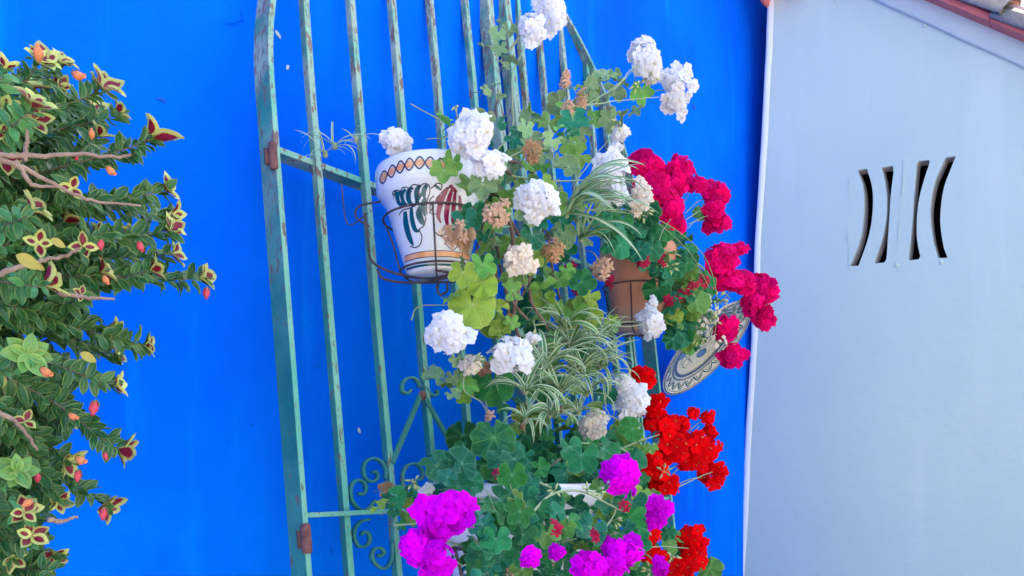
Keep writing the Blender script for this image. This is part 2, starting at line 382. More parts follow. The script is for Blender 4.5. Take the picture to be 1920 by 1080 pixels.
# ------------------------------------------------------------------ blue wall: a slightly uneven slab
bw = thing('blue_wall', 'bright cobalt blue rendered wall behind the green gate', 'wall', W(700, 891) * Vector((1, 1, 0)).length and Vector((W(700, 891).x, W(700, 891).y, 0)))
u0, u1 = -3.2, CW + 2.4; zt = 4.1
nu, nz = 190, 110; vs = []; fs = []
for j in range(nz + 1):
    for i in range(nu + 1):
        u = u0 + (u1 - u0) * i / nu; z = zt * j / nz
        d = mnoise.noise((u * 1.1, z * 1.1, 3.1)) * 0.006 + mnoise.noise((u * 4, z * 2.6, 9.1)) * 0.0034 + mnoise.noise((u * 11, z * 7, 2.1)) * 0.0010
        vs.append(-NC * (DWALL) + EU * u + EZ * z + NC * d)
for j in range(nz):
    for i in range(nu):
        a = j * (nu + 1) + i; fs.append((a, a + 1, a + nu + 2, a + nu + 1))
m = MB(); m.add(vs, fs); m.build('rendered_face', BLUE, bw, True)
m = MB(); m.box(-NC * (DWALL + 0.02) + EU * u0, EU * (u1 - u0), -NC * 0.33, EZ * zt); m.build('wall_core', BLUE, bw)
# little chips of bare plaster, an old pencil of mortar, pinholes
def wall_blob(name, cx, cy, wpx, hpx, mt, th=0.002, tilt=0.0):
    c = W(cx, cy, 0.0); k = pxm(c); mb = MB(); n = 9; vs = [c + NC * (0.006 + th)]
    for i in range(n):
        a = 2 * math.pi * i / n; rr = R.uniform(0.7, 1.1)
        x = math.cos(a) * wpx / 2 * rr; y = math.sin(a) * hpx / 2 * rr
        x, y = x + y * tilt, y
        vs.append(c + EU * (x * k * 1.7) + EZ * (y * k) + NC * 0.004)
    mb.add(vs, [(0, 1 + i, 1 + (i + 1) % n) for i in range(n)]); return mb.build(name, mt, bw, True)
for q in ((519, 66, 8, 15, -0.4), (537, 127, 5, 12, 0.3), (671, 808, 5, 13, -0.2)): wall_blob('plaster_chip', q[0], q[1], q[2], q[3], WHITE, 0.002, q[4])
for q in ((1428, 56, 9, 11), (1300, 200, 10, 9), (300, 188, 14, 6)): wall_blob('old_nail_hole', *q, NAIL, 0.001)
mb = MB(); mb.tube([W(425, 44, 0.006), W(440, 42, 0.006), W(455, 38, 0.006)], 0.0013, 5); mb.tube([W(454, 18, 0.006), W(456, 40, 0.006)], 0.0012, 5); mb.build('plaster_ridge', BLUE, bw, True)

# ------------------------------------------------------------------ white house
hb = H(1600, 891); house = thing('white_house', 'whitewashed gable wall with four curved vent slots and a terracotta verge', 'house', (hb.x, hb.y, 0))
def pl(s, sc, ox, oy): return [(x / sc + ox, y / sc + oy) for x, y in s]
slots = [pl(s, 3.857, 1540, 260) for s in (
 [(262,228),(328,215),(355,300),(372,400),(368,550),(345,690),(305,820),(268,918),(205,922),(250,820),(290,690),(305,560),(308,440),(295,320)],
 [(435,207),(518,195),(521,240),(510,330),(498,440),(492,560),(482,700),(470,870),(455,895),(390,902),(384,884),(430,760),(462,620),(472,500),(470,400),(455,290)],
 [(690,178),(705,160),(780,153),(782,175),(745,290),(710,420),(692,560),(690,700),(702,790),(716,850),(705,872),(635,881),(631,860),(645,740),(658,600),(668,440),(680,290)],
 [(898,135),(972,125),(935,220),(890,340),(868,460),(860,590),(870,700),(890,800),(913,862),(845,864),(815,760),(795,640),(788,520),(800,400),(835,270)])]
def dens(poly, n=3):
    c = [Vector((x, y, 0)) for x, y in poly]; out = []
    L = len(c)
    for i in range(L):
        a, b = c[i], c[(i + 1) % L]
        if (a - b).length < 14: out.append((a.x, a.y)); continue
        p, q = c[i - 1], c[(i + 2) % L]
        for k in range(n):
            t = k / n
            ang1 = (a - p).angle(b - a, 0); ang2 = (b - a).angle(q - b, 0)
            if ang1 > 0.5 or ang2 > 0.5: v = a.lerp(b, t)
            else: v = 0.5 * ((2 * a) + (b - p) * t + (2 * p - 5 * a + 4 * b - q) * t * t + (3 * a - p - 3 * b + q) * t ** 3)
            out.append((v.x, v.y))
    return out
slw = [[hwz(x, y) for x, y in dens(s)] for s in slots]
vA, vB = hwz(1705, -6), hwz(1920, 86); vsl = (vB[1] - vA[1]) / (vB[0] - vA[0])       # the verge (bottom of the tiles)
def vz(wv): return vA[1] + (wv - vA[0]) * vsl
eA, eB = hwz(1446, 0), hwz(1391, 1080)
wtop = eA[0] + (eA[0] - eB[0]) / (eA[1] - eB[1]) * (vz(eA[0]) - eA[1])
WMAX = eA[0] + 3.0
edge = [(eB[0] + (eA[0] - eB[0]) * (z - eB[1]) / (eA[1] - eB[1]) + mnoise.noise((z * 2.3, 0.3, 5)) * 0.006 + mnoise.noise((z * 9, 0.3, 5)) * 0.0022, z) for z in [i * 0.05 for i in range(0, 200)] if z < vz(wtop) - 0.03]
outer = edge + [(wtop, vz(wtop)), (WMAX, vz(WMAX)), (WMAX, 0)]
# extra interior points make the render gently uneven
inner = [(eA[0] + 0.08 + i * 0.06, 0.1 + j * 0.06) for i in range(36) for j in range(70)]
def inpoly(p, poly):
    x, y = p; c = False; j = len(poly) - 1
    for i in range(len(poly)):
        xi, yi = poly[i]; xj, yj = poly[j]
        if (yi > y) != (yj > y) and x < (xj - xi) * (y - yi) / (yj - yi) + xi: c = not c
        j = i
    return c
def dist(p, poly): return min(math.hypot(p[0] - a, p[1] - b) for a, b in poly)
inner = [p for p in inner if inpoly(p, outer) and p[1] < vz(p[0]) - 0.05 and all(dist(p, s) > 0.02 and not inpoly(p, s) for s in slw)]
pts = []; edges = []
for loop in [outer] + slw:
    k = len(pts); pts += loop; edges += [(k + i, k + (i + 1) % len(loop)) for i in range(len(loop))]
nb = len(pts); pts += inner
r = delaunay_2d_cdt([Vector(p) for p in pts], edges, [], 0, 1e-6)
def bulge(x, z, e=True):
    near = max(0.0, 1 - (x - (eB[0] + (eA[0] - eB[0]) * (z - eB[1]) / (eA[1] - eB[1]))) / 0.03)
    return mnoise.noise((x * 1.7, z * 1.7, 1)) * 0.006 + mnoise.noise((x * 6, z * 3, 4)) * 0.0015
vs = [hp(p.x, p.y, bulge(p.x, p.y)) for p in r[0]]
fs = []
for f in r[2]:
    c = (sum(r[0][i].x for i in f) / len(f), sum(r[0][i].y for i in f) / len(f))
    if inpoly(c, outer) and not any(inpoly(c, s) for s in slw): fs.append(tuple(f))
m = MB(); m.add(vs, fs)
m.build('gable_wall', WHITE, house, True)
for s in slw:                                        # splayed jambs of each vent
    m = MB(); n = len(s); c = (sum(p[0] for p in s) / n, sum(p[1] for p in s) / n)
    vs = [hp(x, z, bulge(x, z) - 0.001) for x, z in s] + [hp(x, z, -0.012) for x, z in s] + [hp(x, z, -0.062) for x, z in s]
    fs = [(i, (i + 1) % n, n + (i + 1) % n, n + i) for i in range(n)] + [(n + i, n + (i + 1) % n, 2 * n + (i + 1) % n, 2 * n + i) for i in range(n)]
    m.add(vs, fs); m.m = [0] * n + [1] * n
    m.build('vent_slot', [WHITE, JAMB], house)
m = MB(); vs = []                                    # rounded arris down the left edge, its lit strip painted as brighter white
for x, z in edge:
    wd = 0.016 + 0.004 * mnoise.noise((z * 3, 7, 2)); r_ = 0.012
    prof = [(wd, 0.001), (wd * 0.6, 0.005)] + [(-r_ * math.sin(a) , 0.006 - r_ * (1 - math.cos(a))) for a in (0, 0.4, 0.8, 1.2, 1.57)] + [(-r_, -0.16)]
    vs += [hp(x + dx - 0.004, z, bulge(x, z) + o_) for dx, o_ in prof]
k_ = 8; m.add(vs, [(i * k_ + k, i * k_ + k + 1, (i + 1) * k_ + k + 1, (i + 1) * k_ + k) for i in range(len(edge) - 1) for k in range(k_ - 1)]); m.build('lit_edge', EDGEW, house, True)
# body of the house behind: left end, dark room behind the vents
m = MB()
ext = [(x + 0.001, z) for x, z in edge] + [(wtop + 0.001, vz(wtop))]
vs = [hp(x, z, bulge(x, z)) for x, z in ext] + [hp(x, z, -2.6) for x, z in ext]; n = len(ext)
m.add(vs, [(i, i + 1, n + i + 1, n + i) for i in range(n - 1)]); m.build('side_wall', WHITE, house, True)
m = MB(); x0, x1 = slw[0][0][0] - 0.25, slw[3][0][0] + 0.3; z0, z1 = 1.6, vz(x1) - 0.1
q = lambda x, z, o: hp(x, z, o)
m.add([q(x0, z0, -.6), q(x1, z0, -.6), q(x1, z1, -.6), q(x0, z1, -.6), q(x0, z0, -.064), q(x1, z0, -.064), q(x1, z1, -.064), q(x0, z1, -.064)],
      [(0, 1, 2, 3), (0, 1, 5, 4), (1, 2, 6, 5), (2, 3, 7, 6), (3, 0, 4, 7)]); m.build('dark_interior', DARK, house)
# raised plaster band under the verge, its lower edge along the hairline
gA, gB = hwz(1638, 0), hwz(1920, 129); gsl = (gB[1] - gA[1]) / (gB[0] - gA[0])
m = MB(); nn = 60; wl = wtop + 0.03; vs = []
for i in range(nn + 1):
    x = wl + (WMAX - wl) * i / nn; zb = gA[1] + (x - gA[0]) * gsl + mnoise.noise((x * 7, 0, 2)) * 0.003; ztp = vz(x) + 0.01
    if zb > ztp - 0.02: zb = ztp - 0.02
    vs += [hp(x, zb, -0.01), hp(x, zb, 0.013), hp(x, zb + 0.006, 0.018), hp(x, ztp, 0.02)]
fs = [(i * 4 + k, i * 4 + k + 1, i * 4 + k + 5, i * 4 + k + 4) for i in range(nn) for k in range(3)]
m.add(vs, fs); m.build('verge_band', FASC, house, True)
# roof slab
m = MB(); rs = [hp(wtop - 0.02, vz(wtop) + 0.012, 0.02), hp(WMAX, vz(WMAX) + 0.012, 0.02), hp(WMAX, vz(WMAX) + 0.012, -2.6), hp(wtop - 0.02, vz(wtop) + 0.012, -2.6)]
m.add(rs + [p + EZ * 0.03 for p in rs], [(3, 2, 1, 0), (4, 5, 6, 7), (0, 1, 5, 4), (1, 2, 6, 5), (2, 3, 7, 6), (3, 0, 4, 7)]); m.build('roof_slab', FASC, house)
# barrel tiles: along the verge and two rows further in
SD = Vector(EW + EZ * vsl).normalized(); SUP = SD.cross(EU); SUP = SUP if SUP.z > 0 else -SUP
def tile(start, ln, r0, r1, parent, under=True):
    """half-barrel tile from start down the slope, thick edge; a red flat tile peeps out beneath"""
    m = MB(); seg = 12; th = 0.014; vs = []; fs = []; mi = []
    for j, (d, rr, lift) in enumerate(((0, r0, 0.0), (ln, r1, 0.016))):
        for ring in (rr, rr - th):
            for k in range(seg + 1):
                a = math.pi * k / seg
                vs.append(start + SD * d - EU * (math.cos(a) * rr * 0.9) * (ring / rr) + SUP * (math.sin(a) * ring * 1.0 + lift))
    n = seg + 1
    for k in range(seg):
        fs.append((k, k + 1, 2 * n + k + 1, 2 * n + k)); mi.append(1 if k < 3 else 0)
        fs.append((n + k, 3 * n + k, 3 * n + k + 1, n + k + 1)); mi.append(0)
        fs.append((2 * n + k, 2 * n + k + 1, 3 * n + k + 1, 3 * n + k)); mi.append(1 if k < 3 else 0)
    fs.append((0, 2 * n, 3 * n, n)); mi.append(1); fs.append((seg, n + seg, 3 * n + seg, 2 * n + seg)); mi.append(0)
    for e in (0, 2 * n):
        for k in range(seg): fs.append((e + k, e + k + 1, e + n + k + 1, e + n + k)); mi.append(1)
    m.add(vs, fs); m.m = mi
    return m.build('roof_tile', [TERRA, TGREY], parent, True, loc=start)
tln = 0.40; SLEN = math.sqrt(1 + vsl * vsl); STEP = tln * 0.93 / SLEN
jw = hwz(1862, 50)
for row in range(6):
    for k in range(-2, 6):
        st = jw[0] + (k - 1) * STEP
        p = hp(st, vz(st) + 0.012, 0.034 - row * 0.21)
        tile(p, tln, 0.074, 0.090, house)
        if row < 1:
            mm = MB(); a = hp(st, vz(st) + 0.004, 0.085); 
            mm.box(a + SUP * (0.0), SD * (STEP * SLEN - 0.004), -EU * -0.16, SUP * 0.020); mm.build('under_tile', TRED, house, loc=a)
# end of a ridge tile at the top of the corner
pk = H(1466, -4, 0.03); kk = pxm(pk)
m = MB(); vs = []; fs = []
for j, o in enumerate((0.07, -0.25)):
    for rr in (0.075, 0.058):
        for k in range(11):
            a = math.pi * k / 10; vs.append(pk - EU * o + EW * (math.cos(a) * rr) + EZ * (math.sin(a) * rr))
for k in range(10): fs += [(k, k + 1, 22 + k + 1, 22 + k), (11 + k, 33 + k, 34 + k, 12 + k), (k, 11 + k, 12 + k, k + 1)]
fs += [(0, 22, 33, 11), (10, 21, 43, 32)]
m.add(vs, fs); m.build('corner_tile', TRED, house, True)
# plaster seams round the vents
for s, wd in (([(1593, 335), (1588, 400), (1591, 470), (1593, 505)], 0.004), ([(1695, 300), (1692, 355), (1687, 400), (1684, 450), (1681, 505)], 0.005), ([(1801, 300), (1798, 380), (1792, 430), (1787, 490)], 0.004), ([(1570, 10), (1568, 2), (1566, -8)], 0.006)):
    m = MB(); P = smooth_path([H(x, y, 0.001) for x, y in s], 8); m.tube([p + EW * mnoise.noise(p * 60) * 0.003 for p in P], [wd * 0.42 * max(0.05, 0.35 + 1.1 * mnoise.noise(p * 14)) for p in P], 6); m.build('plaster_seam', WHITE, house, True)
for x, y in ((1681, 497), (1765, 492), (1733, 48)):
    p = H(x, y); m = MB(); lathe(m, [(0.0001, 0.005), (0.006, 0.003), (0.009, 0)], 7, 0, Matrix.Translation(p) @ (-EU).to_track_quat('Z', 'Y').to_matrix().to_4x4() @ Matrix.Diagonal((1, R.uniform(.8, 1.8), 1, 1))); m.build('plaster_blob', WHITE, house, True)

# ------------------------------------------------------------------ gate
ul, _ = guv(492, 500); ulf = guv(522, 500)[0]; ur = guv(1208, 560)[0]; uc = (ulf + ur) / 2; RAD = (ur - ulf) / 2
vsp = guv(487, 150)[1]; vbot = -0.62
gate = thing('iron_gate', 'weathered green wrought iron arched gate hung on the blue wall', 'gate', gp(uc, vbot))
arch = [gp(ulf, vbot + (vsp - vbot) * i / 8) for i in range(9)] + [gp(uc - RAD * math.cos(math.pi * k / 40), vsp + RAD * math.sin(math.pi * k / 40)) for k in range(1, 40)] + [gp(ur, vsp + (vbot - vsp) * i / 8) for i in range(9)]
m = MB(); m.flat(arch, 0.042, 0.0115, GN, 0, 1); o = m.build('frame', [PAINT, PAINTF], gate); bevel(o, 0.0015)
def vtop(u): return vsp + math.sqrt(max(RAD * RAD - (u - uc) ** 2, 0.0001)) - 0.006
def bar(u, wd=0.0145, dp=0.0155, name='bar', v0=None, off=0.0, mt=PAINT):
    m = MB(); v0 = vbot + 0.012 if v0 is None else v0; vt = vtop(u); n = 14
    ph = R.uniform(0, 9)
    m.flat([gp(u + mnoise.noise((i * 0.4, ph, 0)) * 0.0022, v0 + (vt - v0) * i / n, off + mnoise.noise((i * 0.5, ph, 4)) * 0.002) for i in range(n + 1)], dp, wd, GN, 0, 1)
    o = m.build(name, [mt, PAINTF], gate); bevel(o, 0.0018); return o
for x, y in ((577, 100), (664, 100), (742, 100), (813, 100), (880, 100), (985, 180), (1016, 130), (1057, 130), (1095, 100), (1163, 500)):
    bar(guv(x, y)[0])
bar(guv(1132, 130)[0], 0.012)
for x in (917, 950): bar(guv(x, 100)[0], 0.024, 0.030, 'meeting_stile', off=0.004)
bar(guv(970, 150)[0], 0.03, 0.006, 'lock_plate', off=-0.012)
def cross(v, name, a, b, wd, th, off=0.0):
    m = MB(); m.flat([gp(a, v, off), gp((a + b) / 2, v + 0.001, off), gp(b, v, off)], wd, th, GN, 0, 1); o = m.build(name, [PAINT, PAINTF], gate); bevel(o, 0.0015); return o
ub = ulf + 0.0058
cross(guv(540, 286)[1], 'crossbar', ub, ur - 0.0058, 0.030, 0.012, -0.016)
cross(guv(600, 966)[1], 'crossbar', ub, ur - 0.0058, 0.009, 0.009, 0.0125)
cross(vbot + 0.006, 'bottom_rail', ub, ur - 0.0058, 0.03, 0.012)
# hinges: rusty barrels with a pin
def hinge(x, y, ln, rad):
    c = G(x, y, 0.018); m = MB(); prof = [(0.0005, -ln / 2), (rad * 0.8, -ln / 2), (rad, -ln / 2 + 0.003), (rad * 1.02, -0.002), (rad * 0.9, 0), (rad * 1.02, 0.002), (rad, ln / 2 - 0.003), (rad * 0.75, ln / 2), (0.0005, ln / 2 + 0.002)]
    lathe(m, prof, 14, 0, Matrix.Translation(c) @ EV.to_track_quat('Z', 'Y').to_matrix().to_4x4())
    m.box(c - EU * 0.010 - EV * ln * 0.3 - GN * 0.012, EU * 0.016, GN * 0.005, EV * ln * 0.6)
    m.build('hinge', RUST, gate, True)
hinge(512, 292, 0.048, 0.0075); hinge(574, 1010, 0.05, 0.009)
# brackets to the wall
for px_, py_ in ((1000, 470), (1200, 560), (960, 1000)):
    a = G(px_, py_, -0.012); b = a - NC * (DWALL + (a - C0).dot(NC)); m = MB(); m.tube([a, b], 0.006, 8); m.build('wall_bracket', RUST, gate, True)
# scrolls and braces, flat strip bent on edge
def scroll(pp, sc, ox, oy, off=0.004, wd=0.010, th=0.0045):
    P = smooth_path([G(x / sc + ox, y / sc + oy, off) for x, y in pp], 7); m = MB(); m.flat(P, wd, th, GN); o = m.build('scroll', PAINT, gate, True); return o
c5 = (3.176, 440, 740); c4 = (2.7, 440, 400)
scroll([(895, 500), (900, 450), (870, 400), (820, 380), (775, 405), (765, 460), (785, 508), (825, 517), (850, 490), (838, 460), (818, 462)], *c5)
scroll([(835, 630), (800, 672), (760, 692), (715, 660), (690, 605), (692, 545), (722, 510), (765, 522), (780, 562), (760, 595), (737, 588)], *c5)
scroll([(800, 742), (750, 755), (714, 800), (712, 855), (738, 902), (778, 902), (802, 868), (795, 828), (768, 818), (752, 832)], *c5)
scroll([(938, 880), (935, 975), (895, 1035), (845, 1015), (815, 965), (828, 922), (865, 913), (887, 938), (868, 962), (850, 955)], *c5)
scroll([(1000, 560), (1000, 470), (1030, 420), (1080, 415), (1115, 455), (1110, 500), (1075, 510)], *c5)
scroll([(938, 880), (915, 840), (875, 835), (848, 862), (848, 900), (872, 912), (890, 895)], *c4)
scroll([(958, 880), (980, 905), (1005, 925), (1025, 912), (1020, 895)], *c4)
scroll([(1300, 470), (1310, 400), (1270, 350), (1210, 335), (1150, 360)], *c5)
scroll([(1340, 430), (1400, 400), (1450, 440), (1450, 510), (1410, 540), (1375, 510)], *c5)
for a, b in (((788, 742), (735, 868)), ((795, 744), (856, 850)), ((1040, 742), (1000, 860))):
    m = MB(); m.flat([G(*a, 0.009), G(*b, 0.009)], 0.006, 0.010, GN); m.build('brace', PAINT, gate)
m = MB(); lathe(m, [(0.0005, 0.008), (0.008, 0.006), (0.010, 0)], 12, 0, Matrix.Translation(G(791, 742, 0.008)) @ GN.to_track_quat('Z', 'Y').to_matrix().to_4x4()); m.build('rivet', RUST, gate, True)

# ------------------------------------------------------------------ pots
def pot_axis(px_, py_base, off, tilt=None):
    b = W(px_, py_base, off); t = tilt or EZ
    return b, t.to_track_quat('Z', 'Y').to_matrix().to_4x4()
def pot_hit(base, Q, prof, px_, py_):
    """first point of a turned profile met by the ray through a photograph pixel, with its normal"""
    Mi = Q.inverted(); o = Mi @ (C0 - base); d = (Mi @ ray(px_, py_)).normalized()
    best = None
    for (r0, h0), (r1, h1) in zip(prof, prof[1:]):
        if abs(h1 - h0) < 1e-6: continue
        k = (r1 - r0) / (h1 - h0); c = r0 - k * h0
        a = d.x ** 2 + d.y ** 2 - (k * d.z) ** 2; b = 2 * (o.x * d.x + o.y * d.y - k * d.z * (k * o.z + c)); cc = o.x ** 2 + o.y ** 2 - (k * o.z + c) ** 2
        D = b * b - 4 * a * cc
        if D < 0: continue
        for s in (-1, 1):
            t = (-b + s * math.sqrt(D)) / (2 * a); p = o + d * t
            if t > 0 and min(h0, h1) - 1e-5 <= p.z <= max(h0, h1) + 1e-5 and (best is None or t < best[0]):
                n = Vector((p.x, p.y, 0)).normalized(); n = (n - Vector((0, 0, k))).normalized(); best = (t, p, n)
    if best is None: return None
    return base + Q @ best[1], (Q.to_3x3() @ best[2]).normalized()
def stroke(mb, hit, pp, wpx, mi, lift=0.0005, closed=False, n=6, taper=False):
    """a painted line laid on a surface; wpx is its width in photograph pixels"""
    P = smooth_path([Vector((x, y, 0)) for x, y in (pp + [pp[0]] if closed else pp)], n) if len(pp) > 2 else [Vector((*pp[0], 0)).lerp(Vector((*pp[1], 0)), i / n) for i in range(n + 1)]
    L = []
    for i, q in enumerate(P):
        h = hit(q.x, q.y)
        if h: L.append((h[0] + h[1] * lift, h[1], i / (len(P) - 1)))
    if len(L) < 2: return
    vs = []
    for i, (p, nn_, t) in enumerate(L):
        d = L[min(i + 1, len(L) - 1)][0] - L[max(i - 1, 0)][0]
        if d.length < 1e-9: d = Vector((1, 0, 0))
        s = d.normalized().cross(nn_).normalized(); ww = wpx * pxm(p) / 2
        if taper: ww *= max(0.12, math.sin(math.pi * min(1, max(0, 0.12 + 0.86 * t))) ** 0.6)
        vs += [p - s * ww, p + s * ww]
    mb.add(vs, [(2 * i, 2 * i + 1, 2 * i + 3, 2 * i + 2) for i in range(len(L) - 1)], mi)
def soil_disc(base, Q, rr, h, parent):
    m = MB(); vs = [base + Q @ Vector((0, 0, h + 0.008))]; n = 24
    for ring, hh in ((0.5, 0.006), (1, 0)):
        for k in range(n):
            a = 2 * math.pi * k / n; vs.append(base + Q @ Vector((math.cos(a) * rr * ring, math.sin(a) * rr * ring, h + hh + R.uniform(-.003, .003))))
    fs = [(0, 1 + k, 1 + (k + 1) % n) for k in range(n)] + [(1 + k, 1 + (k + 1) % n, 1 + n + (k + 1) % n, 1 + n + k) for k in range(n)]
    m.add(vs, fs); m.build('soil', SOIL, parent, True)
def make_pot(name, label, px_, py_base, off, prof_out, wall, mt, tilt=None):
    base, Q = pot_axis(px_, py_base, off, tilt); t = thing(name, label, 'flower pot', base)
    m = MB(); top = prof_out[-1]
    prof = [(0.0005, 0)] + prof_out + [(top[0] - wall * 0.3, top[1] + 0.004), (top[0] - wall, top[1] + 0.003), (top[0] - wall * 1.15, top[1] - 0.02)] + [(max(r_ - wall * 1.6, 0.01), h_) for r_, h_ in reversed(prof_out[:-2])]
    lathe(m, prof, 64, 0, Matrix.Translation(base) @ Q)
    o = m.build('body', mt, t, True)
    soil_disc(base, Q, top[0] - wall * 1.5, top[1] - 0.025, t)
    return t, base, Q
# white majolica pot
PP = [(0.050, 0.0), (0.053, 0.004), (0.083, 0.120), (0.086, 0.128), (0.0965, 0.139), (0.0985, 0.145), (0.1005, 0.178), (0.0995, 0.183)]
wp, wb, wq = make_pot('majolica_pot', 'white glazed pot painted with teal and crimson fronds in a wire ring', 820, 519, 0.30, PP, 0.009, GLAZE, Vector((-0.05, 0.02, 1)).normalized())
hit = lambda x, y: pot_hit(wb, wq, PP, x, y)
c7 = lambda s: pl(s, 3.0, 680, 200)
m = MB()
zz = [(96, 392), (150, 350), (205, 320), (262, 302), (330, 292), (400, 296), (470, 310)]
def band(t, d):                                       # along the rim
    i = t * (len(zz) - 1); k = min(int(i), len(zz) - 2); f = i - k
    x = zz[k][0] * (1 - f) + zz[k + 1][0] * f; y = zz[k][1] * (1 - f) + zz[k + 1][1] * f
    return (x, y + 22 + d)
NB = 60; amp = 33
for k in range(7):                                    # orange lozenges between the crossing lines
    t0, t1 = k / 7, (k + 1) / 7; P = [band(t0 + (t1 - t0) * j / 6, 0) for j in range(7)]
    stroke(m, hit, c7(P), 13, 0, 0.0004, taper=True)
for sg in (-1, 1):
    P = [band(i / NB, sg * amp * math.sin(7 * math.pi * i / NB)) for i in range(NB + 1)]
    stroke(m, hit, c7(P), 2.8, 1, 0.0008, n=2)
m.build('rim_braid', [P_ORNG, P_LINE], wp, True)
m = MB()
for s, wd in (([(208, 470), (196, 505), (205, 540), (235, 565)], 11), ([(240, 462), (222, 495), (232, 540), (262, 560)], 9), ([(280, 452), (258, 485), (262, 530), (285, 560)], 11), ([(325, 440), (305, 470), (305, 520), (318, 555)], 9),
              ([(360, 438), (345, 475), (348, 520)], 9), ([(405, 440), (440, 470)], 6), ([(330, 560), (318, 600), (330, 640), (345, 665)], 13), ([(352, 510), (340, 560), (352, 620)], 9), ([(240, 590), (245, 660), (262, 730), (286, 782)], 14), ([(275, 570), (278, 630), (295, 690), (320, 700)], 10), ([(300, 550), (318, 505), (350, 480)], 8), ([(178, 500), (190, 470)], 8)):
    stroke(m, hit, c7(s), wd * 1.0, 0, 0.0006, taper=True)
for s in ([(180, 520), (170, 485), (190, 468), (215, 480), (225, 520)], [(215, 475), (225, 455), (250, 452), (262, 470), (255, 520)], [(262, 465), (280, 440), (310, 440), (318, 470), (300, 540)], [(318, 450), (345, 432), (372, 440), (378, 480), (360, 540), (362, 610)],
          [(205, 610), (228, 582), (262, 572), (300, 555)], [(268, 785), (298, 792), (325, 775), (334, 730), (320, 690), (345, 670), (358, 620)], [(385, 460), (420, 430), (445, 440), (440, 470)], [(375, 600), (395, 560), (378, 530), (400, 500)]):
    stroke(m, hit, c7(s), 2.0, 1, 0.0009)
m.build('teal_frond', [P_TEAL, P_LINE], wp, True)
m = MB()
for s, wd in (([(480, 455), (455, 500), (440, 540), (425, 610), (440, 655)], 10), ([(500, 470), (480, 540), (470, 620), (482, 690)], 10), ([(520, 480), (512, 560), (508, 640), (515, 690)], 9), ([(545, 500), (548, 570), (542, 640)], 8), ([(440, 500), (412, 545)], 10), ([(490, 440), (505, 460), (530, 480)], 9)):
    stroke(m, hit, c7(s), wd, 0, 0.0006, taper=True)
stroke(m, hit, c7([(435, 690), (470, 720), (510, 740), (560, 740)]), 20, 2, 0.0004)
for s in ([(405, 660), (405, 700), (430, 725), (455, 735), (475, 780), (510, 808), (535, 780), (560, 815), (590, 815), (605, 770), (620, 740)], [(400, 530), (380, 560), (385, 600), (412, 604)], [(415, 520), (455, 470), (490, 450)], [(560, 775), (558, 855)]):
    stroke(m, hit, c7(s), 1.8, 1, 0.0009)
m.build('crimson_frond', [P_CRIM, P_LINE, P_PEACH], wp, True)
m = MB(); ob = [(238, 857), (300, 838), (360, 829), (430, 826), (500, 829), (560, 838), (600, 850)]
stroke(m, hit, c7(ob), 9, 0, 0.0004); stroke(m, hit, c7([(x, y - 16) for x, y in ob]), 1.3, 1, 0.0008); stroke(m, hit, c7([(x, y + 17) for x, y in ob]), 1.3, 1, 0.0008)
stroke(m, hit, c7([(x, y + 62) for x, y in ob]), 4, 2, 0.0004); m.build('orange_band', [P_ORNG, P_LINE, P_TEAL], wp, True)
# terracotta pot
TP = [(0.060, 0.0), (0.062, 0.004), (0.086, 0.165), (0.087, 0.170), (0.096, 0.172), (0.099, 0.215), (0.097, 0.218)]
tp, tb, tq = make_pot('terracotta_pot', 'plain orange terracotta pot holding crimson geraniums', 1196, 622, 0.24, TP, 0.009, CLAY)
# low white pot at the bottom
BP = [(0.085, 0.0), (0.088, 0.004), (0.150, 0.215), (0.154, 0.222), (0.166, 0.226), (0.168, 0.255), (0.165, 0.258)]
bp_, bb, bq = make_pot('glazed_planter', 'large white glazed planter hidden under green leaves at the bottom', 962, 1172, 0.36, BP, 0.012, GLAZE)
hitb = lambda x, y: pot_hit(bb, bq, BP, x, y)
m = MB()
for s, wd, mi in (([(850, 1040), (846, 1060), (848, 1095)], 8, 0), ([(862, 1078), (870, 1066), (882, 1062)], 7, 0), ([(866, 1088), (876, 1078), (890, 1074)], 6, 0), ([(873, 1042), (882, 1046)], 7, 1), ([(820, 1065), (826, 1085)], 4, 2), ([(920, 1060), (925, 1085)], 8, 0), ([(985, 1055), (990, 1085)], 8, 0), ([(1040, 1055), (1036, 1085)], 8, 1)):
    stroke(m, hitb, s, wd, mi, 0.0006)
m.build('painted_motif', [P_TEAL, P_ORNG, P_PEACH], bp_, True)
# wire holders
def ring_pts(base, Q, rr, h, n=40): return [base + Q @ Vector((math.cos(2 * math.pi * k / n) * rr, math.sin(2 * math.pi * k / n) * rr, h)) for k in range(n + 1)]
def holder(label, base, Q, prof, h1, h2, wr, n_strap, ph):
    t = thing('pot_holder', label, 'pot holder', base - EZ * 0.012, 'wire pot holders on the gate')
    def rad(h):
        for (r0, a), (r1, b) in zip(prof, prof[1:]):
            if a <= h <= b and b > a: return r0 + (r1 - r0) * (h - a) / (b - a)
        return prof[0][0]
    for h, nm, extra in ((h1, 'upper_ring', 0.012), (h2, 'lower_ring', 0.010)):
        m = MB(); m.tube(ring_pts(base, Q, rad(h) + extra, h), wr, 6); m.build(nm, WIRE, t, True)
    for k in range(n_strap):
        a = ph + 2 * math.pi * k / n_strap; pts_ = [(rad(h1) + 0.010, h1), (rad((h1 + h2) / 2) + 0.007, (h1 + h2) / 2), (rad(h2) + 0.008, h2), (rad(h2) * 0.75, -0.008), (0.0, -0.010)]
        m = MB(); m.tube(smooth_path([base + Q @ Vector((math.cos(a) * r_, math.sin(a) * r_, h_)) for r_, h_ in pts_], 5), wr * 0.9, 6); m.build('strap', WIRE, t, True)
    return t
h_a = holder('dark wire ring holder round the painted white pot', wb, wq, PP, 0.100, 0.010, 0.0019, 4, math.radians(205))
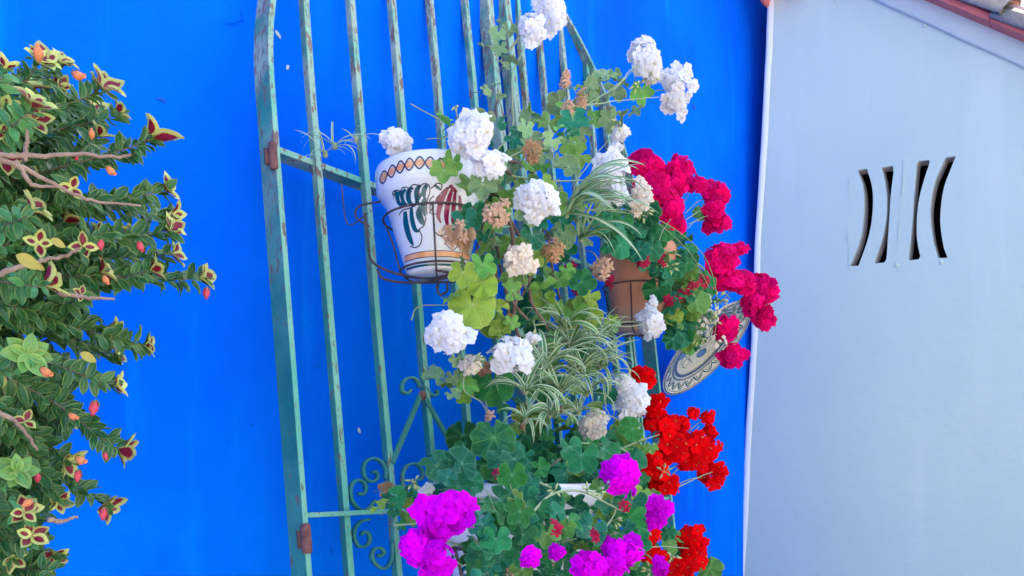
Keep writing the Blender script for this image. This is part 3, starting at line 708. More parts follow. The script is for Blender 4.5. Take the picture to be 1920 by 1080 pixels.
holder('dark wire ring holder round the terracotta pot', tb, tq, TP, 0.112, 0.010, 0.0020, 4, math.radians(250))
holder('dark wire ring holder under the large glazed planter', bb, bq, BP, 0.150, 0.012, 0.0035, 5, math.radians(260))
# loose rusty wire that ties the first holder to the gate
for s, r_ in (([(640, 345), (652, 420), (690, 400)], 0.0012), ([(692, 424), (668, 408), (672, 388), (712, 378), (760, 374)], 0.0018), ([(684, 400), (690, 450), (698, 490), (740, 512), (800, 522), (845, 514)], 0.0022), ([(708, 505), (718, 522), (760, 530), (800, 528), (838, 520)], 0.0022), ([(818, 535), (824, 552), (838, 546), (838, 530)], 0.0022), ([(765, 490), (800, 502), (845, 512)], 0.002)):
    m = MB(); m.tube(smooth_path([W(x, y, 0.2 + 0.001 * (x - 690)) for x, y in s], 6), r_, 6); m.build('tie_wire', WIRE if r_ != 0.00221 else RUST, h_a, True)

# ------------------------------------------------------------------ plate leaning out from the wall
vd = ray(1322, 652).normalized(); rt = Vector((vd.y, -vd.x, 0)).normalized(); upv = rt.cross(vd)
PN = (-0.35 * vd + 0.937 * (0.73 * rt - 0.683 * upv)).normalized()
PC = W(1322, 652, 0.145); PR = 110 * pxm(PC)
plate = thing('wall_plate', 'round blue and cream painted ceramic plate tilted out from the blue wall', 'plate', PC)
PQ = PN.to_track_quat('Z', 'Y').to_matrix().to_4x4()
pprof = [(0.0005, -0.030), (0.40, -0.030), (0.55, -0.024), (0.63, -0.012), (0.66, -0.006), (0.82, 0.002), (0.96, 0.010), (1.0, 0.012)]
pprof = [(r_ * PR, h_ * PR / 0.19) for r_, h_ in pprof]
full = pprof + [(PR * 1.006, 0.009 * PR / .19), (PR, 0.006 * PR / .19), (PR * 0.62, -0.022 * PR / .19), (PR * 0.55, -0.036 * PR / .19), (0.0005, -0.037 * PR / .19)]
m = MB(); lathe(m, full, 72, 0, Matrix.Translation(PC) @ PQ)
seg = 72; m.m = [(1 if i // seg >= 4 else 0) for i in range(len(m.f))]
o = m.build('dish', [PLATE, PL_RIM], plate, True)
def plate_pt(rf, a):
    rr = rf * PR; h = 0
    for (r0, h0), (r1, h1) in zip(pprof, pprof[1:]):
        if r0 <= rr <= r1: h = h0 + (h1 - h0) * (rr - r0) / (r1 - r0); break
    return PC + PQ.to_3x3() @ Vector((rr * math.cos(a), rr * math.sin(a), h))
def pstroke(mb, path, wd, mi, lift=0.0009):
    P = [plate_pt(*q) for q in path]; vs = []
    for i, p in enumerate(P):
        d = (P[min(i + 1, len(P) - 1)] - P[max(i - 1, 0)]).normalized(); s = d.cross(PN).normalized(); vs += [p - s * wd / 2 + PN * lift, p + s * wd / 2 + PN * lift]
    mb.add(vs, [(2 * i, 2 * i + 1, 2 * i + 3, 2 * i + 2) for i in range(len(P) - 1)], mi)
m = MB(); T = 2 * math.pi
for rf, wd, mi in ((0.975, 0.005, 1), (0.93, 0.002, 0), (0.71, 0.005, 0), (0.66, 0.018, 0), (0.735, 0.0025, 1)):
    pstroke(m, [(rf, T * k / 90) for k in range(91)], wd, mi)
NS = 22
for k in range(NS):                                       # scallops with a petal in each
    a0 = T * k / NS; a1 = T * (k + 1) / NS
    pstroke(m, [(0.765 + 0.13 * math.sin(math.pi * j / 8), a0 + (a1 - a0) * j / 8) for j in range(9)], 0.0055, 2)
    pstroke(m, [(0.77 + 0.085 * math.sin(math.pi * j / 6), a0 + (a1 - a0) * (0.25 + 0.5 * j / 6)) for j in range(7)], 0.0030, 2)
m.build('painted_rim', [PL_BLUE, P_LINE, P_TEAL], plate, True)
m = MB()
pr0 = math.atan2(*reversed((PQ.inverted().to_3x3() @ (W(1300, 690, 0.145) - PC)).xy))
def xy(x, y):                                              # motif drawn in a frame turned towards the visible edge
    return (math.hypot(x, y), math.atan2(y, x) + pr0)
def blob(cx, cy, rx, ry, mi, nn_=14, lift=0.0006):
    vs = [plate_pt(*xy(cx, cy)) + PN * lift * 1.3]; vs += [plate_pt(*xy(cx + rx * math.cos(T * k / nn_), cy + ry * math.sin(T * k / nn_))) + PN * lift for k in range(nn_)]
    m.add(vs, [(0, 1 + k, 1 + (k + 1) % nn_) for k in range(nn_)], mi)
    pstroke(m, [xy(cx + rx * math.cos(T * k / nn_), cy + ry * math.sin(T * k / nn_)) for k in range(nn_ + 1)], 0.0028, 0)
for q in ((0.34, 0.16, 0.13, 0.10, 1), (0.22, 0.06, 0.10, 0.11, 2), (0.42, 0.0, 0.09, 0.07, 2), (0.10, 0.22, 0.12, 0.08, 2), (0.05, -0.12, 0.16, 0.12, 1), (-0.2, 0.1, 0.15, 0.11, 2), (0.28, -0.26, 0.11, 0.09, 2), (-0.1, -0.34, 0.13, 0.1, 1), (-0.36, -0.12, 0.12, 0.1, 2), (-0.25, 0.36, 0.11, 0.09, 1), (0.12, 0.44, 0.08, 0.09, 2)): blob(*q)
for k in range(9):
    a = T * k / 9; pstroke(m, [xy(0.5 * math.cos(a + 0.06 * j) * (0.7 + 0.06 * j), 0.5 * math.sin(a + 0.06 * j) * (0.7 + 0.06 * j)) for j in range(6)], 0.0026, 0)
m.build('painted_flowers', [P_TEAL, PL_SKY, PL_RIM], plate, True)
m = MB(); top = plate_pt(0.9, pr0 + math.pi); m.tube([top - PN * 0.012, top - NC * ((top - C0).dot(NC) + DWALL)], 0.0012, 5); m.build('hanging_wire', WIRE, plate, True)

# ------------------------------------------------------------------ plant meshes
def leaf_round(name, mt, lobes=5, depth=0.2, sharp=1.0, scallop=0.03, seed=0, sinus=0.32):
    rr = random.Random(seed); nA, nR = 36, 4; vs = [(0, 0, 0)]; uv = [(0.5, 0.0)]; ph = rr.uniform(0, 6)
    tw = rr.uniform(-0.25, 0.25); cup = rr.uniform(-0.35, 0.45); wv = rr.uniform(0.08, 0.19); fold = rr.uniform(-0.25, 0.45)
    for j in range(1, nR + 1):
        for i in range(nA + 1):
            t = i / nA; a = (t - 0.5) * 2 * (math.pi - sinus)
            lob = abs(math.cos(a * lobes / 2 * (math.pi / (math.pi - sinus)) * 0.98)) ** sharp
            edge_ = (1 - depth) + depth * lob + scallop * math.sin(a * 17) + rr.uniform(-0.012, 0.012)
            edge_ *= 0.5 * (1.0 + 0.10 * math.cos(a))
            f = j / nR; rad_ = edge_ * f
            x = rad_ * math.sin(a); y = rad_ * math.cos(a)
            z = 0.5 * f * (wv * f * math.cos(a * lobes + ph) + cup * f * f * 0.5 + 0.05 * math.sin(a * 3 + ph)) + tw * x * y - 0.035 * f * lob + fold * abs(x) * (0.4 + y) * 0.8 + 0.02 * math.sin(13 * x + ph) * math.cos(11 * y)
            vs.append((x, y, z)); uv.append((t, f))
    fs = [(0, 1 + i, 2 + i) for i in range(nA)]
    for j in range(nR - 1):
        for i in range(nA):
            a = 1 + j * (nA + 1) + i; b = a + nA + 1; fs.append((a, b, b + 1, a + 1))
    return mesh(name, [(x, y, z) for x, y, z in vs], [f[::-1] for f in fs], mt, None, uv)
IVY = {k: [leaf_round('leaf', LF[k], 5, R.uniform(0.22, 0.42), R.uniform(0.6, 1.0), 0.012, 10 + i) for i in range(5)] for k in ('pale', 'mid', 'lime', 'dark', 'teal', 'old', 'dry')}
ZON = {k: [leaf_round('leaf', LF[k], 7, R.uniform(0.07, 0.14), 0.7, 0.022, 40 + i, 0.16) for i in range(4)] for k in ('zonal', 'mid', 'dark', 'lime', 'teal')}
def leaf_long(name, mt, wid, seed, cup=0.3, pt=1.0, nL=7, curl=0.15):
    rr = random.Random(seed); vs = []; uv = []; xs = (-1, -0.5, 0, 0.5, 1); b = rr.uniform(-curl, curl)
    for j in range(nL + 1):
        t = j / nL; ww = wid / 2 * max(0.04, (math.sin(math.pi * t ** pt)) ** 0.75 if 0 < t < 1 else 0.04)
        for x in xs: vs.append((x * ww, t, cup * abs(x) ** 1.6 * ww - b * t * t + 0.03 * math.sin(9 * t + seed) * x + 0.05 * math.sin(5 * t + seed * 2))); uv.append((0.5 + x * 0.5, t))
    fs = [(j * 5 + i, j * 5 + i + 1, j * 5 + i + 6, j * 5 + i + 5) for j in range(nL) for i in range(4)]
    return mesh(name, vs, fs, mt, None, uv)
def petals(name, mt, n, inner=0, wid=0.62, seed=0, lift=0.2, closed=0.0, anth=True):
    """a floret of radius 1 facing +z"""
    rr = random.Random(seed); vs = []; fs = []; uv = []; mi = []
    for w_ in range(2 if inner else 1):
        k_n = inner if w_ else n
        for k in range(k_n):
            a = 2 * math.pi * (k + 0.5 * w_) / k_n + rr.uniform(-0.22, 0.22); ln = (0.66 if w_ else 1.0) * rr.uniform(0.86, 1.1)
            cl = closed + lift * (1.5 if w_ else 0.7) + rr.uniform(-0.12, 0.18); tws = rr.uniform(-0.3, 0.3)
            nT, nX = 7, 4; o = len(vs); ph = rr.uniform(0, 6)
            for j in range(nT + 1):
                t = (j / nT) ** 0.8; ww = wid * ln / 2 * (0.10 + 0.90 * math.sin(min(1.0, t / 0.68) * math.pi / 2) ** 1.3) * (1 if t < 0.68 else max(0.30, math.sqrt(max(0, 1 - ((t - 0.68) / 0.33) ** 2))))
                for i in range(nX + 1):
                    x = (i / nX - 0.5) * 2
                    rad_ = ln * t * (1 - 0.09 * (x * x) * t + 0.05 * math.cos(2.6 * x + ph) * t)
                    el = cl * (1 - 0.75 * t); z = rad_ * math.sin(el) * 1.0 + 0.10 * math.sin(2.4 * x + ph) * t * t * ln + tws * x * ww * 0.5 + (0.10 if w_ else 0) - 0.10 * t * t
                    hx = x * ww; hr = rad_ * math.cos(el)
                    vs.append((math.cos(a) * hr - math.sin(a) * hx, math.sin(a) * hr + math.cos(a) * hx, z)); uv.append((i / nX, t))
            for j in range(nT):
                for i in range(nX):
                    q = o + j * (nX + 1) + i; fs.append((q, q + 1, q + nX + 2, q + nX + 1)); mi.append(0)
    if anth:
        for k in range(3):
            a = rr.uniform(0, 6.28); o = len(vs); bx_, by_ = 0.07 * math.cos(a), 0.07 * math.sin(a)
            vs += [(bx_ - .03, by_, 0.1), (bx_ + .03, by_ - .02, 0.1), (bx_, by_ + .03, 0.1), (bx_ * 1.6, by_ * 1.6, 0.34)]; uv += [(0.5, 0.5)] * 4
            fs += [(o, o + 1, o + 3), (o + 1, o + 2, o + 3), (o + 2, o, o + 3)]; mi += [1] * 3
    return mesh(name, vs, fs, [mt, ANTHER], mi, uv)
FL = {}
for k, (n, inn, wd, lf, cl) in {'white': (6, 4, 0.80, 0.30, 0.05), 'cream': (6, 4, 0.62, 0.5, 0.25), 'peach': (5, 3, 0.45, 0.7, 0.5), 'tan': (5, 3, 0.36, 0.8, 0.65), 'crimson': (6, 4, 0.82, 0.32, 0.05), 'wine': (5, 0, 0.5, 0.6, 0.5), 'red': (5, 0, 0.86, 0.30, 0.0), 'magenta': (6, 5, 0.80, 0.35, 0.05)}.items():
    FL[k] = [petals('floret', PT[k], n, inn, wd, 100 + i * 7 + len(k), lf, cl, k in ('white', 'red', 'cream')) for i in range(5)]

def frame(p, zdir, ydir, sc, sy=None):
    z = zdir.normalized(); y = ydir - z * ydir.dot(z)
    if y.length < 1e-4: y = z.orthogonal()
    y.normalize(); x = y.cross(z)
    M = Matrix(((x.x * sc, y.x * (sy or sc), z.x * sc, p.x), (x.y * sc, y.y * (sy or sc), z.y * sc, p.y), (x.z * sc, y.z * (sy or sc), z.z * sc, p.z), (0, 0, 0, 1)))
    return M
def rv(a=1.0): return Vector((R.gauss(0, a), R.gauss(0, a), R.gauss(0, a)))
def tocam(p): return (C0 - p).normalized()
class Plant:
    def __init__(s, name, label, cat, loc, group=None):
        s.t = thing(name, label, cat, loc, group); s.stems = MB(); s.wood = MB(); s.pet = MB(); s.n = 0
    def leaf(s, p, me, size, nrm, tip, name='leaf', root=None):
        M = frame(p, nrm, tip, size); link(name, me, s.t, M); s.n += 1
        if root is not None:
            q = p + (root - p) * 1.0; mid = p.lerp(q, 0.5)
            s.pet.tube([p - nrm.normalized() * 0.001, mid, q], 0.0008, 4, 0, False)
    def head(s, kind, cx, cy, wpx, hpx, off, n=None, core=None, face=None, open_=1.0, nm='flower_head', stalk=True, fsz=None):
        c = W(cx, cy, off); k = pxm(c); rx, rz = wpx * k / 2, hpx * k / 2; rm = (rx + rz) / 2
        fd = face or (tocam(c) * 0.9 + EZ * 0.25 + NC * 0.15 + rv(0.12)).normalized()
        fdn = tocam(c); right = fdn.cross(EZ).normalized() * -1; right = Vector((-fdn.y, fdn.x, 0)).normalized(); up = EZ
        fr = fsz or max(0.010, min(0.023, rm * R.uniform(0.56, 0.72))); n = n or int(max(5, min(30, 2.3 * (rx * rz * 4) / (fr * fr * 2.2) + 3)))
        b = MB(); node = c - fd * rm * 0.55
        hd = None; items = []
        for i in range(n):
            t = (i + 0.5) / n; zc = 1 - 1.25 * t; a = i * 2.39996 + R.uniform(-0.3, 0.3); sr = math.sqrt(max(0, 1 - zc * zc))
            dl = (right * math.cos(a) * sr + up * math.sin(a) * sr + fdn * zc)
            p = c + right * (math.cos(a) * sr * (rx - fr * 0.45)) + up * (math.sin(a) * sr * (rz - fr * 0.45)) + fdn * zc * rm * 0.62 + rv(fr * 0.20)
            nrm = (dl * 0.65 + fd * 0.6 + rv(0.34)).normalized()
            items.append((p, nrm)); b.tube([node, p - nrm * fr * 0.25], 0.0008, 4, 0, False)
        if core is not None and stalk:
            q = W(*core, off * 0.8); mid = node.lerp(q, 0.5) + EZ * 0.012; b.tube(smooth_path([node, mid, q], 5), 0.0016, 5, 1, False)
        hd = b.build(nm, [STEM, PSTEM], s.t, True, loc=c)
        for p, nrm in items:
            link('floret', R.choice(FL[kind]), hd, frame(p, nrm, rv(), fr * R.uniform(0.75, 1.2) * open_))
        return hd
    def buds(s, cx, cy, off, n, spread, mt=BUD, ln=9):
        c = W(cx, cy, off); k = pxm(c); b = MB()
        for i in range(n):
            d = (tocam(c) * 0.4 + rv(0.8)).normalized(); e = c + d * spread * k; b.tube([c, e], 0.0007, 4, 1, False)
            lathe(b, [(0.0003, -ln * .6 * k), (ln * .22 * k, -ln * .3 * k), (ln * .27 * k, 0), (ln * .14 * k, ln * .45 * k), (0.0002, ln * .65 * k)], 6, 0, Matrix.Translation(e) @ (d - EZ * 0.2).to_track_quat('Z', 'Y').to_matrix().to_4x4())
        b.build('bud_cluster', [mt, STEM], s.t, True)
    def fill(s, poly, n, szr, kinds, offr, lib=None, tipb=None, up=0.55, cores=None):
        """leaves scattered through a volume of foliage whose silhouette is poly (photograph pixels)"""
        xs = [p[0] for p in poly]; ys = [p[1] for p in poly]; got = []; tries = 0
        while len(got) < n and tries < n * 60:
            tries += 1; x = R.uniform(min(xs), max(xs)); y = R.uniform(min(ys), max(ys))
            if not inpoly((x, y), poly): continue
            dmin = min((math.hypot(x - a, y - b_) for a, b_ in got), default=99)
            if dmin < szr[0] * 0.42 and R.random() < 0.8: continue
            got.append((x, y)); off = R.uniform(*offr); p = W(x, y, off); k = pxm(p)
            sz = R.uniform(szr[0] * 0.8, szr[1] * 1.06) * k; kd = R.choices([q[0] for q in kinds], [q[1] for q in kinds])[0]
            L = (lib or IVY)[kd] if kd in (lib or IVY) else IVY[kd]
            nrm = (tocam(p) * 0.75 + EZ * up + NC * 0.25 + rv(0.33)); tip = (tipb or Vector((0, 0, -0.6))) + rv(0.75); nrm = nrm + rv(0.34)
            root = p + (-tocam(p) * 0.03 - NC * 0.02 + rv(0.009)) + EZ * R.uniform(-0.01, 0.012)
            s.leaf(p, R.choice(L), sz, nrm, tip, root=root)
    def stem(s, pp, offs, r=0.002, wood=False, n=7, wob=0.004):
        m_ = s.wood if wood else s.stems
        o = offs if isinstance(offs, (list, tuple)) else [offs] * len(pp)
        P = smooth_path([W(x, y, f) for (x, y), f in zip(pp, o)], n); P = [p + Vector((mnoise.noise(p * 30), mnoise.noise(p * 31 + EZ), 0)) * wob for p in P]
        rr = [r * (1.0 - 0.4 * i / len(P)) * R.uniform(0.85, 1.15) for i in range(len(P))]; m_ = MB(); m_.tube(P, rr, 6)
        m_.build('woody_stem' if wood else 'stem', WOOD if wood else PSTEM, s.t, True)
    def done(s):
        if s.pet.v: s.pet.build('leaf_stalks', STEM, s.t, True)['kind'] = 'stuff'

# ------------------------------------------------------------------ white ivy geranium in the majolica pot
wg = Plant('white_geranium', 'trailing ivy geranium with white flower heads cascading over the painted pot', 'geranium', wb + wq @ Vector((0, 0, 0.16)))
P_, M_, Lm, Dk, Tl, Od, Dr = 'pale', 'mid', 'lime', 'dark', 'teal', 'old', 'dry'
wg.fill([(1030, 190), (1090, 155), (1135, 125), (1205, 155), (1212, 195), (1180, 215), (1150, 235), (1090, 225), (1050, 215)], 26, (34, 52), ((P_, 6), (M_, 3)), (0.24, 0.34))
wg.fill([(915, 60), (945, 25), (985, 40), (975, 100), (945, 125), (905, 85)], 7, (28, 46), ((P_, 1),), (0.22, 0.28))
wg.fill([(875, 140), (945, 160), (940, 185), (880, 160)], 4, (26, 36), ((P_, 1),), (0.22, 0.28))
wg.fill([(825, 215), (870, 225), (930, 220), (1000, 215), (1090, 225), (1105, 290), (1060, 320), (960, 335), (905, 360), (862, 345), (835, 280)], 52, (38, 62), ((P_, 5), (M_, 4), (Tl, 2)), (0.22, 0.42))
wg.fill([(865, 345), (960, 330), (1050, 330), (1085, 420), (1050, 480), (950, 470), (890, 470), (868, 410)], 44, (40, 64), ((M_, 5), (P_, 2), (Tl, 3)), (0.26, 0.46))
wg.fill([(850, 490), (900, 465), (960, 450), (1060, 470), (1105, 540), (1100, 610), (1040, 640), (960, 640), (900, 610), (845, 575)], 46, (40, 66), ((Lm, 4), (M_, 5), (Dk, 2)), (0.24, 0.42))
wg.fill([(785, 645), (850, 665), (900, 670), (960, 700), (950, 735), (840, 745), (800, 710)], 13, (38, 62), ((M_, 3), (Lm, 2), (P_, 3)), (0.26, 0.36))
wg.fill([(1085, 565), (1140, 570), (1160, 610), (1120, 625), (1095, 600)], 7, (24, 36), ((M_, 2), (Lm, 2), (P_, 2)), (0.3, 0.36))
wg.fill([(960, 560), (1110, 520), (1120, 650), (1040, 660), (960, 650)], 16, (36, 56), ((M_, 4), (Dk, 3), (Lm, 2)), (0.18, 0.28))
wg.fill([(1060, 380), (1110, 330), (1150, 380), (1130, 440), (1080, 450)], 12, (30, 46), ((M_, 3), (P_, 2), (Lm, 1)), (0.22, 0.32))
wg.fill([(950, 640), (1120, 630), (1150, 720), (1130, 830), (960, 840), (930, 740)], 34, (40, 62), ((M_, 4), (Dk, 4), (Lm, 1)), (0.20, 0.30))
def put(pl_, lib, kd, x, y, off, szpx, tip=(0, 0, -1), up=0.4, i=None):
    p = W(x, y, off); L = lib[kd]; pl_.leaf(p, L[i % len(L)] if i is not None else R.choice(L), szpx * pxm(p), tocam(p) + EZ * up + rv(0.1), Vector(tip), root=p - tocam(p) * 0.03 - NC * 0.03)
for q in (('mid', 832, 318, 0.40, 56), ('teal', 890, 400, 0.42, 62), ('pale', 905, 345, 0.44, 58), ('lime', 868, 510, 0.42, 58), ('mid', 905, 495, 0.43, 56)): put(wg, IVY, *q)
for q in (('lime', 885, 570, 0.40, 92), ('lime', 925, 605, 0.37, 60), ('dark', 925, 715, 0.33, 86), ('mid', 1015, 715, 0.2, 72), ('lime', 905, 530, 0.41, 62)): put(wg, ZON, *q)
put(wg, IVY, 'old', 948, 600, 0.38, 40); put(wg, IVY, 'dry', 905, 690, 0.33, 34); DRY = {'dry': [leaf_round('leaf', LF['dry'], 3, 0.35, 0.7, 0.05, 90 + i, 0.5) for i in range(3)]}
for me_ in DRY['dry']:
    for v in me_.vertices: v.co.z += 0.10 * math.sin(v.co.x * 14) + 0.55 * abs(v.co.x); v.co.x *= 0.75
put(wg, DRY, 'dry', 872, 447, 0.43, 56); put(wg, DRY, 'dry', 722, 921, 0.22, 40, (1, 0, 0.3)); put(wg, DRY, 'dry', 850, 436, 0.43, 40)
wc = lambda x, y: (940 + (x - 940) * 0.35, min(max(y + 30, 330), 640))
for (k, x, y, w_, h_, off, core) in (
 ('white', 1030, 20, 58, 70, 0.30, (955, 95)), ('white', 1000, 55, 46, 62, 0.31, (950, 100)), ('white', 1210, 108, 58, 86, 0.33, (1185, 165)), ('white', 1268, 167, 66, 96, 0.33, (1195, 190)), ('cream', 1222, 142, 32, 28, 0.32, (1190, 170)),
 ('white', 887, 250, 76, 82, 0.44, (905, 330)), ('white', 918, 306, 66, 56, 0.45, (915, 360)), ('white', 742, 265, 54, 52, 0.28, (755, 300)), ('white', 1007, 376, 72, 82, 0.46, (1000, 440)),
 ('white', 1143, 325, 70, 78, 0.40, (1110, 400)), ('white', 1150, 362, 56, 40, 0.41, (1110, 400)), ('cream', 1200, 368, 36, 74, 0.38, (1150, 400)), ('white', 1162, 248, 30, 34, 0.32, (1150, 230)), ('white', 1155, 276, 28, 20, 0.32, (1150, 240)),
 ('cream', 975, 487, 58, 56, 0.45, (985, 540)), ('peach', 932, 400, 46, 50, 0.46, (925, 440)), ('tan', 1037, 470, 38, 40, 0.44, (980, 450)), ('peach', 1130, 502, 34, 40, 0.40, (1100, 470)),
 ('white', 840, 624, 78, 76, 0.40, (870, 690)), ('white', 962, 668, 78, 76, 0.42, (975, 700)), ('cream', 886, 684, 36, 36, 0.38, (880, 700)), ('white', 1220, 605, 46, 62, 0.34, (1130, 615)), ('white', 1226, 568, 16, 28, 0.34, (1215, 600)),
 ('white', 1184, 752, 58, 76, 0.36, (1150, 790)), ('white', 1170, 712, 26, 26, 0.36, (1150, 780)), ('cream', 1113, 797, 50, 58, 0.38, (1090, 760)), ('white', 1000, 635, 20, 20, 0.40, (985, 650)), ('white', 798, 918, 26, 16, 0.34, (780, 935)),
 ('tan', 1000, 284, 30, 44, 0.42, (975, 310)), ('peach', 1060, 150, 14, 34, 0.32, (1065, 205)), ('peach', 1092, 185, 20, 40, 0.33, (1070, 210)), ('peach', 1064, 205, 24, 30, 0.34, (1070, 225)), ('peach', 858, 440, 50, 50, 0.42, (880, 470)), ('peach', 916, 782, 12, 16, 0.36, (905, 745))):
    wg.head(k, x, y, w_, h_, off, core=core, nm='flower_head' if k in ('white', 'cream') else 'withered_head')
for q in ((1160, 232, 0.33, 6, 14), (1218, 142, 0.34, 8, 16), (1205, 395, 0.38, 8, 18), (888, 678, 0.39, 8, 16), (855, 198, 0.36, 3, 8), (775, 905, 0.35, 5, 10), (1178, 708, 0.36, 6, 12), (1000, 632, 0.4, 4, 10), (1195, 160, 0.34, 5, 12)): wg.buds(*q)
for pp, off, r_ in (([(900, 330), (940, 360), (960, 440), (970, 540), (965, 600), (980, 660)], 0.36, 0.005), ([(880, 310), (935, 380), (985, 470), (995, 560), (1030, 620)], 0.34, 0.0045), ([(910, 300), (960, 330), (1020, 420), (1040, 520), (1060, 600)], 0.30, 0.004), ([(870, 320), (915, 420), (930, 520), (920, 590)], 0.33, 0.004), ([(905, 300), (925, 430), (950, 560), (945, 640)], 0.30, 0.004), ([(920, 300), (985, 310), (1010, 360), (1015, 470), (975, 560)], 0.28, 0.0035), ([(945, 480), (985, 520), (960, 560), (990, 600)], 0.37, 0.004)):
    wg.stem(pp, off, r_, True)
for pp, off, r_ in (([(900, 320), (960, 240), (960, 150), (985, 80)], 0.26, 0.002), ([(910, 320), (1000, 270), (1080, 210), (1150, 165), (1200, 120)], 0.31, 0.002), ([(1090, 200), (1150, 190), (1235, 182)], 0.33, 0.0017), ([(1150, 170), (1185, 130), (1200, 125)], 0.33, 0.0014), ([(960, 330), (1040, 340), (1150, 335), (1200, 340)], 0.36, 0.0018), ([(1030, 300), (1060, 240), (1080, 215)], 0.33, 0.0018), ([(870, 690), (868, 730), (900, 752), (915, 775)], 0.36, 0.0014), ([(850, 225), (825, 225), (770, 195)], 0.3, 0.0014), ([(870, 230), (845, 255), (800, 262)], 0.3, 0.0012), ([(1000, 610), (1090, 600), (1170, 612), (1215, 606)], 0.34, 0.0018), ([(985, 450), (1010, 452), (1035, 460)], 0.44, 0.0014), ([(770, 600), (785, 575), (840, 572)], 0.28, 0.0014), ([(1165, 235), (1168, 300), (1160, 350)], 0.3, 0.0016), ([(1090, 430), (1075, 360), (1110, 300), (1165, 235)], 0.30, 0.0016), ([(855, 205), (860, 230)], 0.36, 0.0014)):
    wg.stem(pp, off, r_)
wg.done()

# ------------------------------------------------------------------ crimson geranium in the terracotta pot
cg = Plant('crimson_geranium', 'bushy geranium with crimson pink flower heads growing from the terracotta pot', 'geranium', tb + tq @ Vector((0, 0, 0.19)))
cg.fill([(1140, 430), (1230, 415), (1290, 440), (1330, 510), (1330, 580), (1300, 640), (1255, 620), (1218, 560), (1215, 500), (1150, 480)], 52, (34, 56), ((Dk, 5), (Tl, 5), (M_, 1)), (0.22, 0.36), ZON)
cg.fill([(1280, 540), (1345, 560), (1340, 640), (1290, 660), (1270, 610)], 12, (32, 50), ((M_, 3), (Dk, 2)), (0.28, 0.36), ZON)
cg.fill([(1120, 340), (1180, 380), (1200, 440), (1140, 440)], 8, (30, 44), ((Dk, 4),), (0.16, 0.22), ZON)
cg.fill([(1120, 405), (1225, 400), (1225, 465), (1200, 470), (1130, 462)], 16, (34, 52), ((Dk, 5), (Tl, 4)), (0.33, 0.38), ZON)
cg.fill([(1238, 480), (1305, 480), (1305, 640), (1255, 640)], 24, (34, 54), ((Dk, 5), (Tl, 4), (M_, 2)), (0.33, 0.38), ZON)
put(cg, ZON, 'lime', 1290, 635, 0.33, 50); put(cg, ZON, 'lime', 1262, 590, 0.35, 40); put(cg, IVY, 'old', 1320, 565, 0.34, 24); put(cg, ZON, 'mid', 1315, 395, 0.26, 36); put(cg, ZON, 'teal', 1190, 455, 0.34, 66); put(cg, ZON, 'dark', 1232, 540, 0.34, 58)
for (x, y, w_, h_, off, core) in ((1208, 308, 62, 50, 0.30, (1215, 380)), (1222, 352, 70, 60, 0.32, (1230, 420)), (1245, 390, 76, 66, 0.33, (1240, 450)), (1272, 318, 54, 50, 0.30, (1250, 390)), (1305, 345, 36, 36, 0.30, (1275, 400)), (1265, 350, 44, 54, 0.30, (1255, 400)), (1342, 362, 52, 44, 0.32, (1285, 400)), (1338, 392, 40, 34, 0.33, (1290, 410)), (1344, 416, 44, 38, 0.32, (1290, 420)), (1270, 420, 34, 26, 0.34, (1260, 450)),
   (1352, 485, 56, 62, 0.34, (1315, 540)), (1388, 464, 30, 26, 0.33, (1350, 500)), (1362, 522, 60, 46, 0.35, (1330, 560)), (1392, 530, 50, 46, 0.34, (1350, 570)), (1424, 540, 60, 62, 0.34, (1370, 580)), (1410, 570, 40, 36, 0.36, (1370, 590)), (1432, 596, 48, 44, 0.35, (1380, 600)), (1362, 618, 42, 50, 0.37, (1330, 600)), (1371, 666, 50, 44, 0.37, (1340, 620))):
    cg.head('crimson', x, y, w_, h_, off, core=core)
for (x, y, w_, h_, off) in ((1215, 472, 24, 22, 0.36), (1238, 486, 26, 24, 0.37), (1260, 575, 34, 34, 0.37), (1300, 535, 26, 24, 0.37), (1208, 492, 18, 20, 0.38), (1285, 555, 24, 18, 0.37), (1252, 565, 20, 18, 0.37), (1322, 525, 20, 20, 0.36), (1145, 527, 16, 24, 0.32), (1068, 515, 22, 50, 0.16), (1085, 545, 18, 26, 0.16)):
    cg.head('wine', x, y, w_, h_, off, n=5, nm='fading_head', fsz=0.013)
for (x, y, w_, h_, off) in ((1335, 590, 34, 40, 0.37), (1315, 610, 26, 36, 0.37), (1345, 640, 34, 26, 0.38), (1320, 560, 30, 26, 0.36)):
    cg.head('cream', x, y, w_, h_, off, n=9, nm='seed_head', fsz=0.007)
cg.buds(1330, 600, 0.38, 18, 20, BUD, 8); cg.buds(1345, 565, 0.37, 12, 18, BUD, 8); cg.buds(1255, 500, 0.37, 8, 14); cg.buds(1310, 630, 0.38, 10, 16, BUD, 7)
for pp, off, r_ in (([(1200, 480), (1215, 430), (1235, 380)], 0.3, 0.003), ([(1205, 480), (1260, 430), (1320, 390)], 0.3, 0.0018), ([(1195, 480), (1250, 470), (1300, 500), (1345, 560), (1330, 640)], 0.34, 0.003), ([(1200, 470), (1290, 480), (1370, 560)], 0.33, 0.0025), ([(1230, 480), (1240, 440), (1258, 410)], 0.36, 0.0014), ([(1290, 428), (1310, 410), (1345, 400)], 0.32, 0.0012), ([(1150, 470), (1142, 440), (1150, 400)], 0.28, 0.003)):
    cg.stem(pp, off, r_)
cg.done()

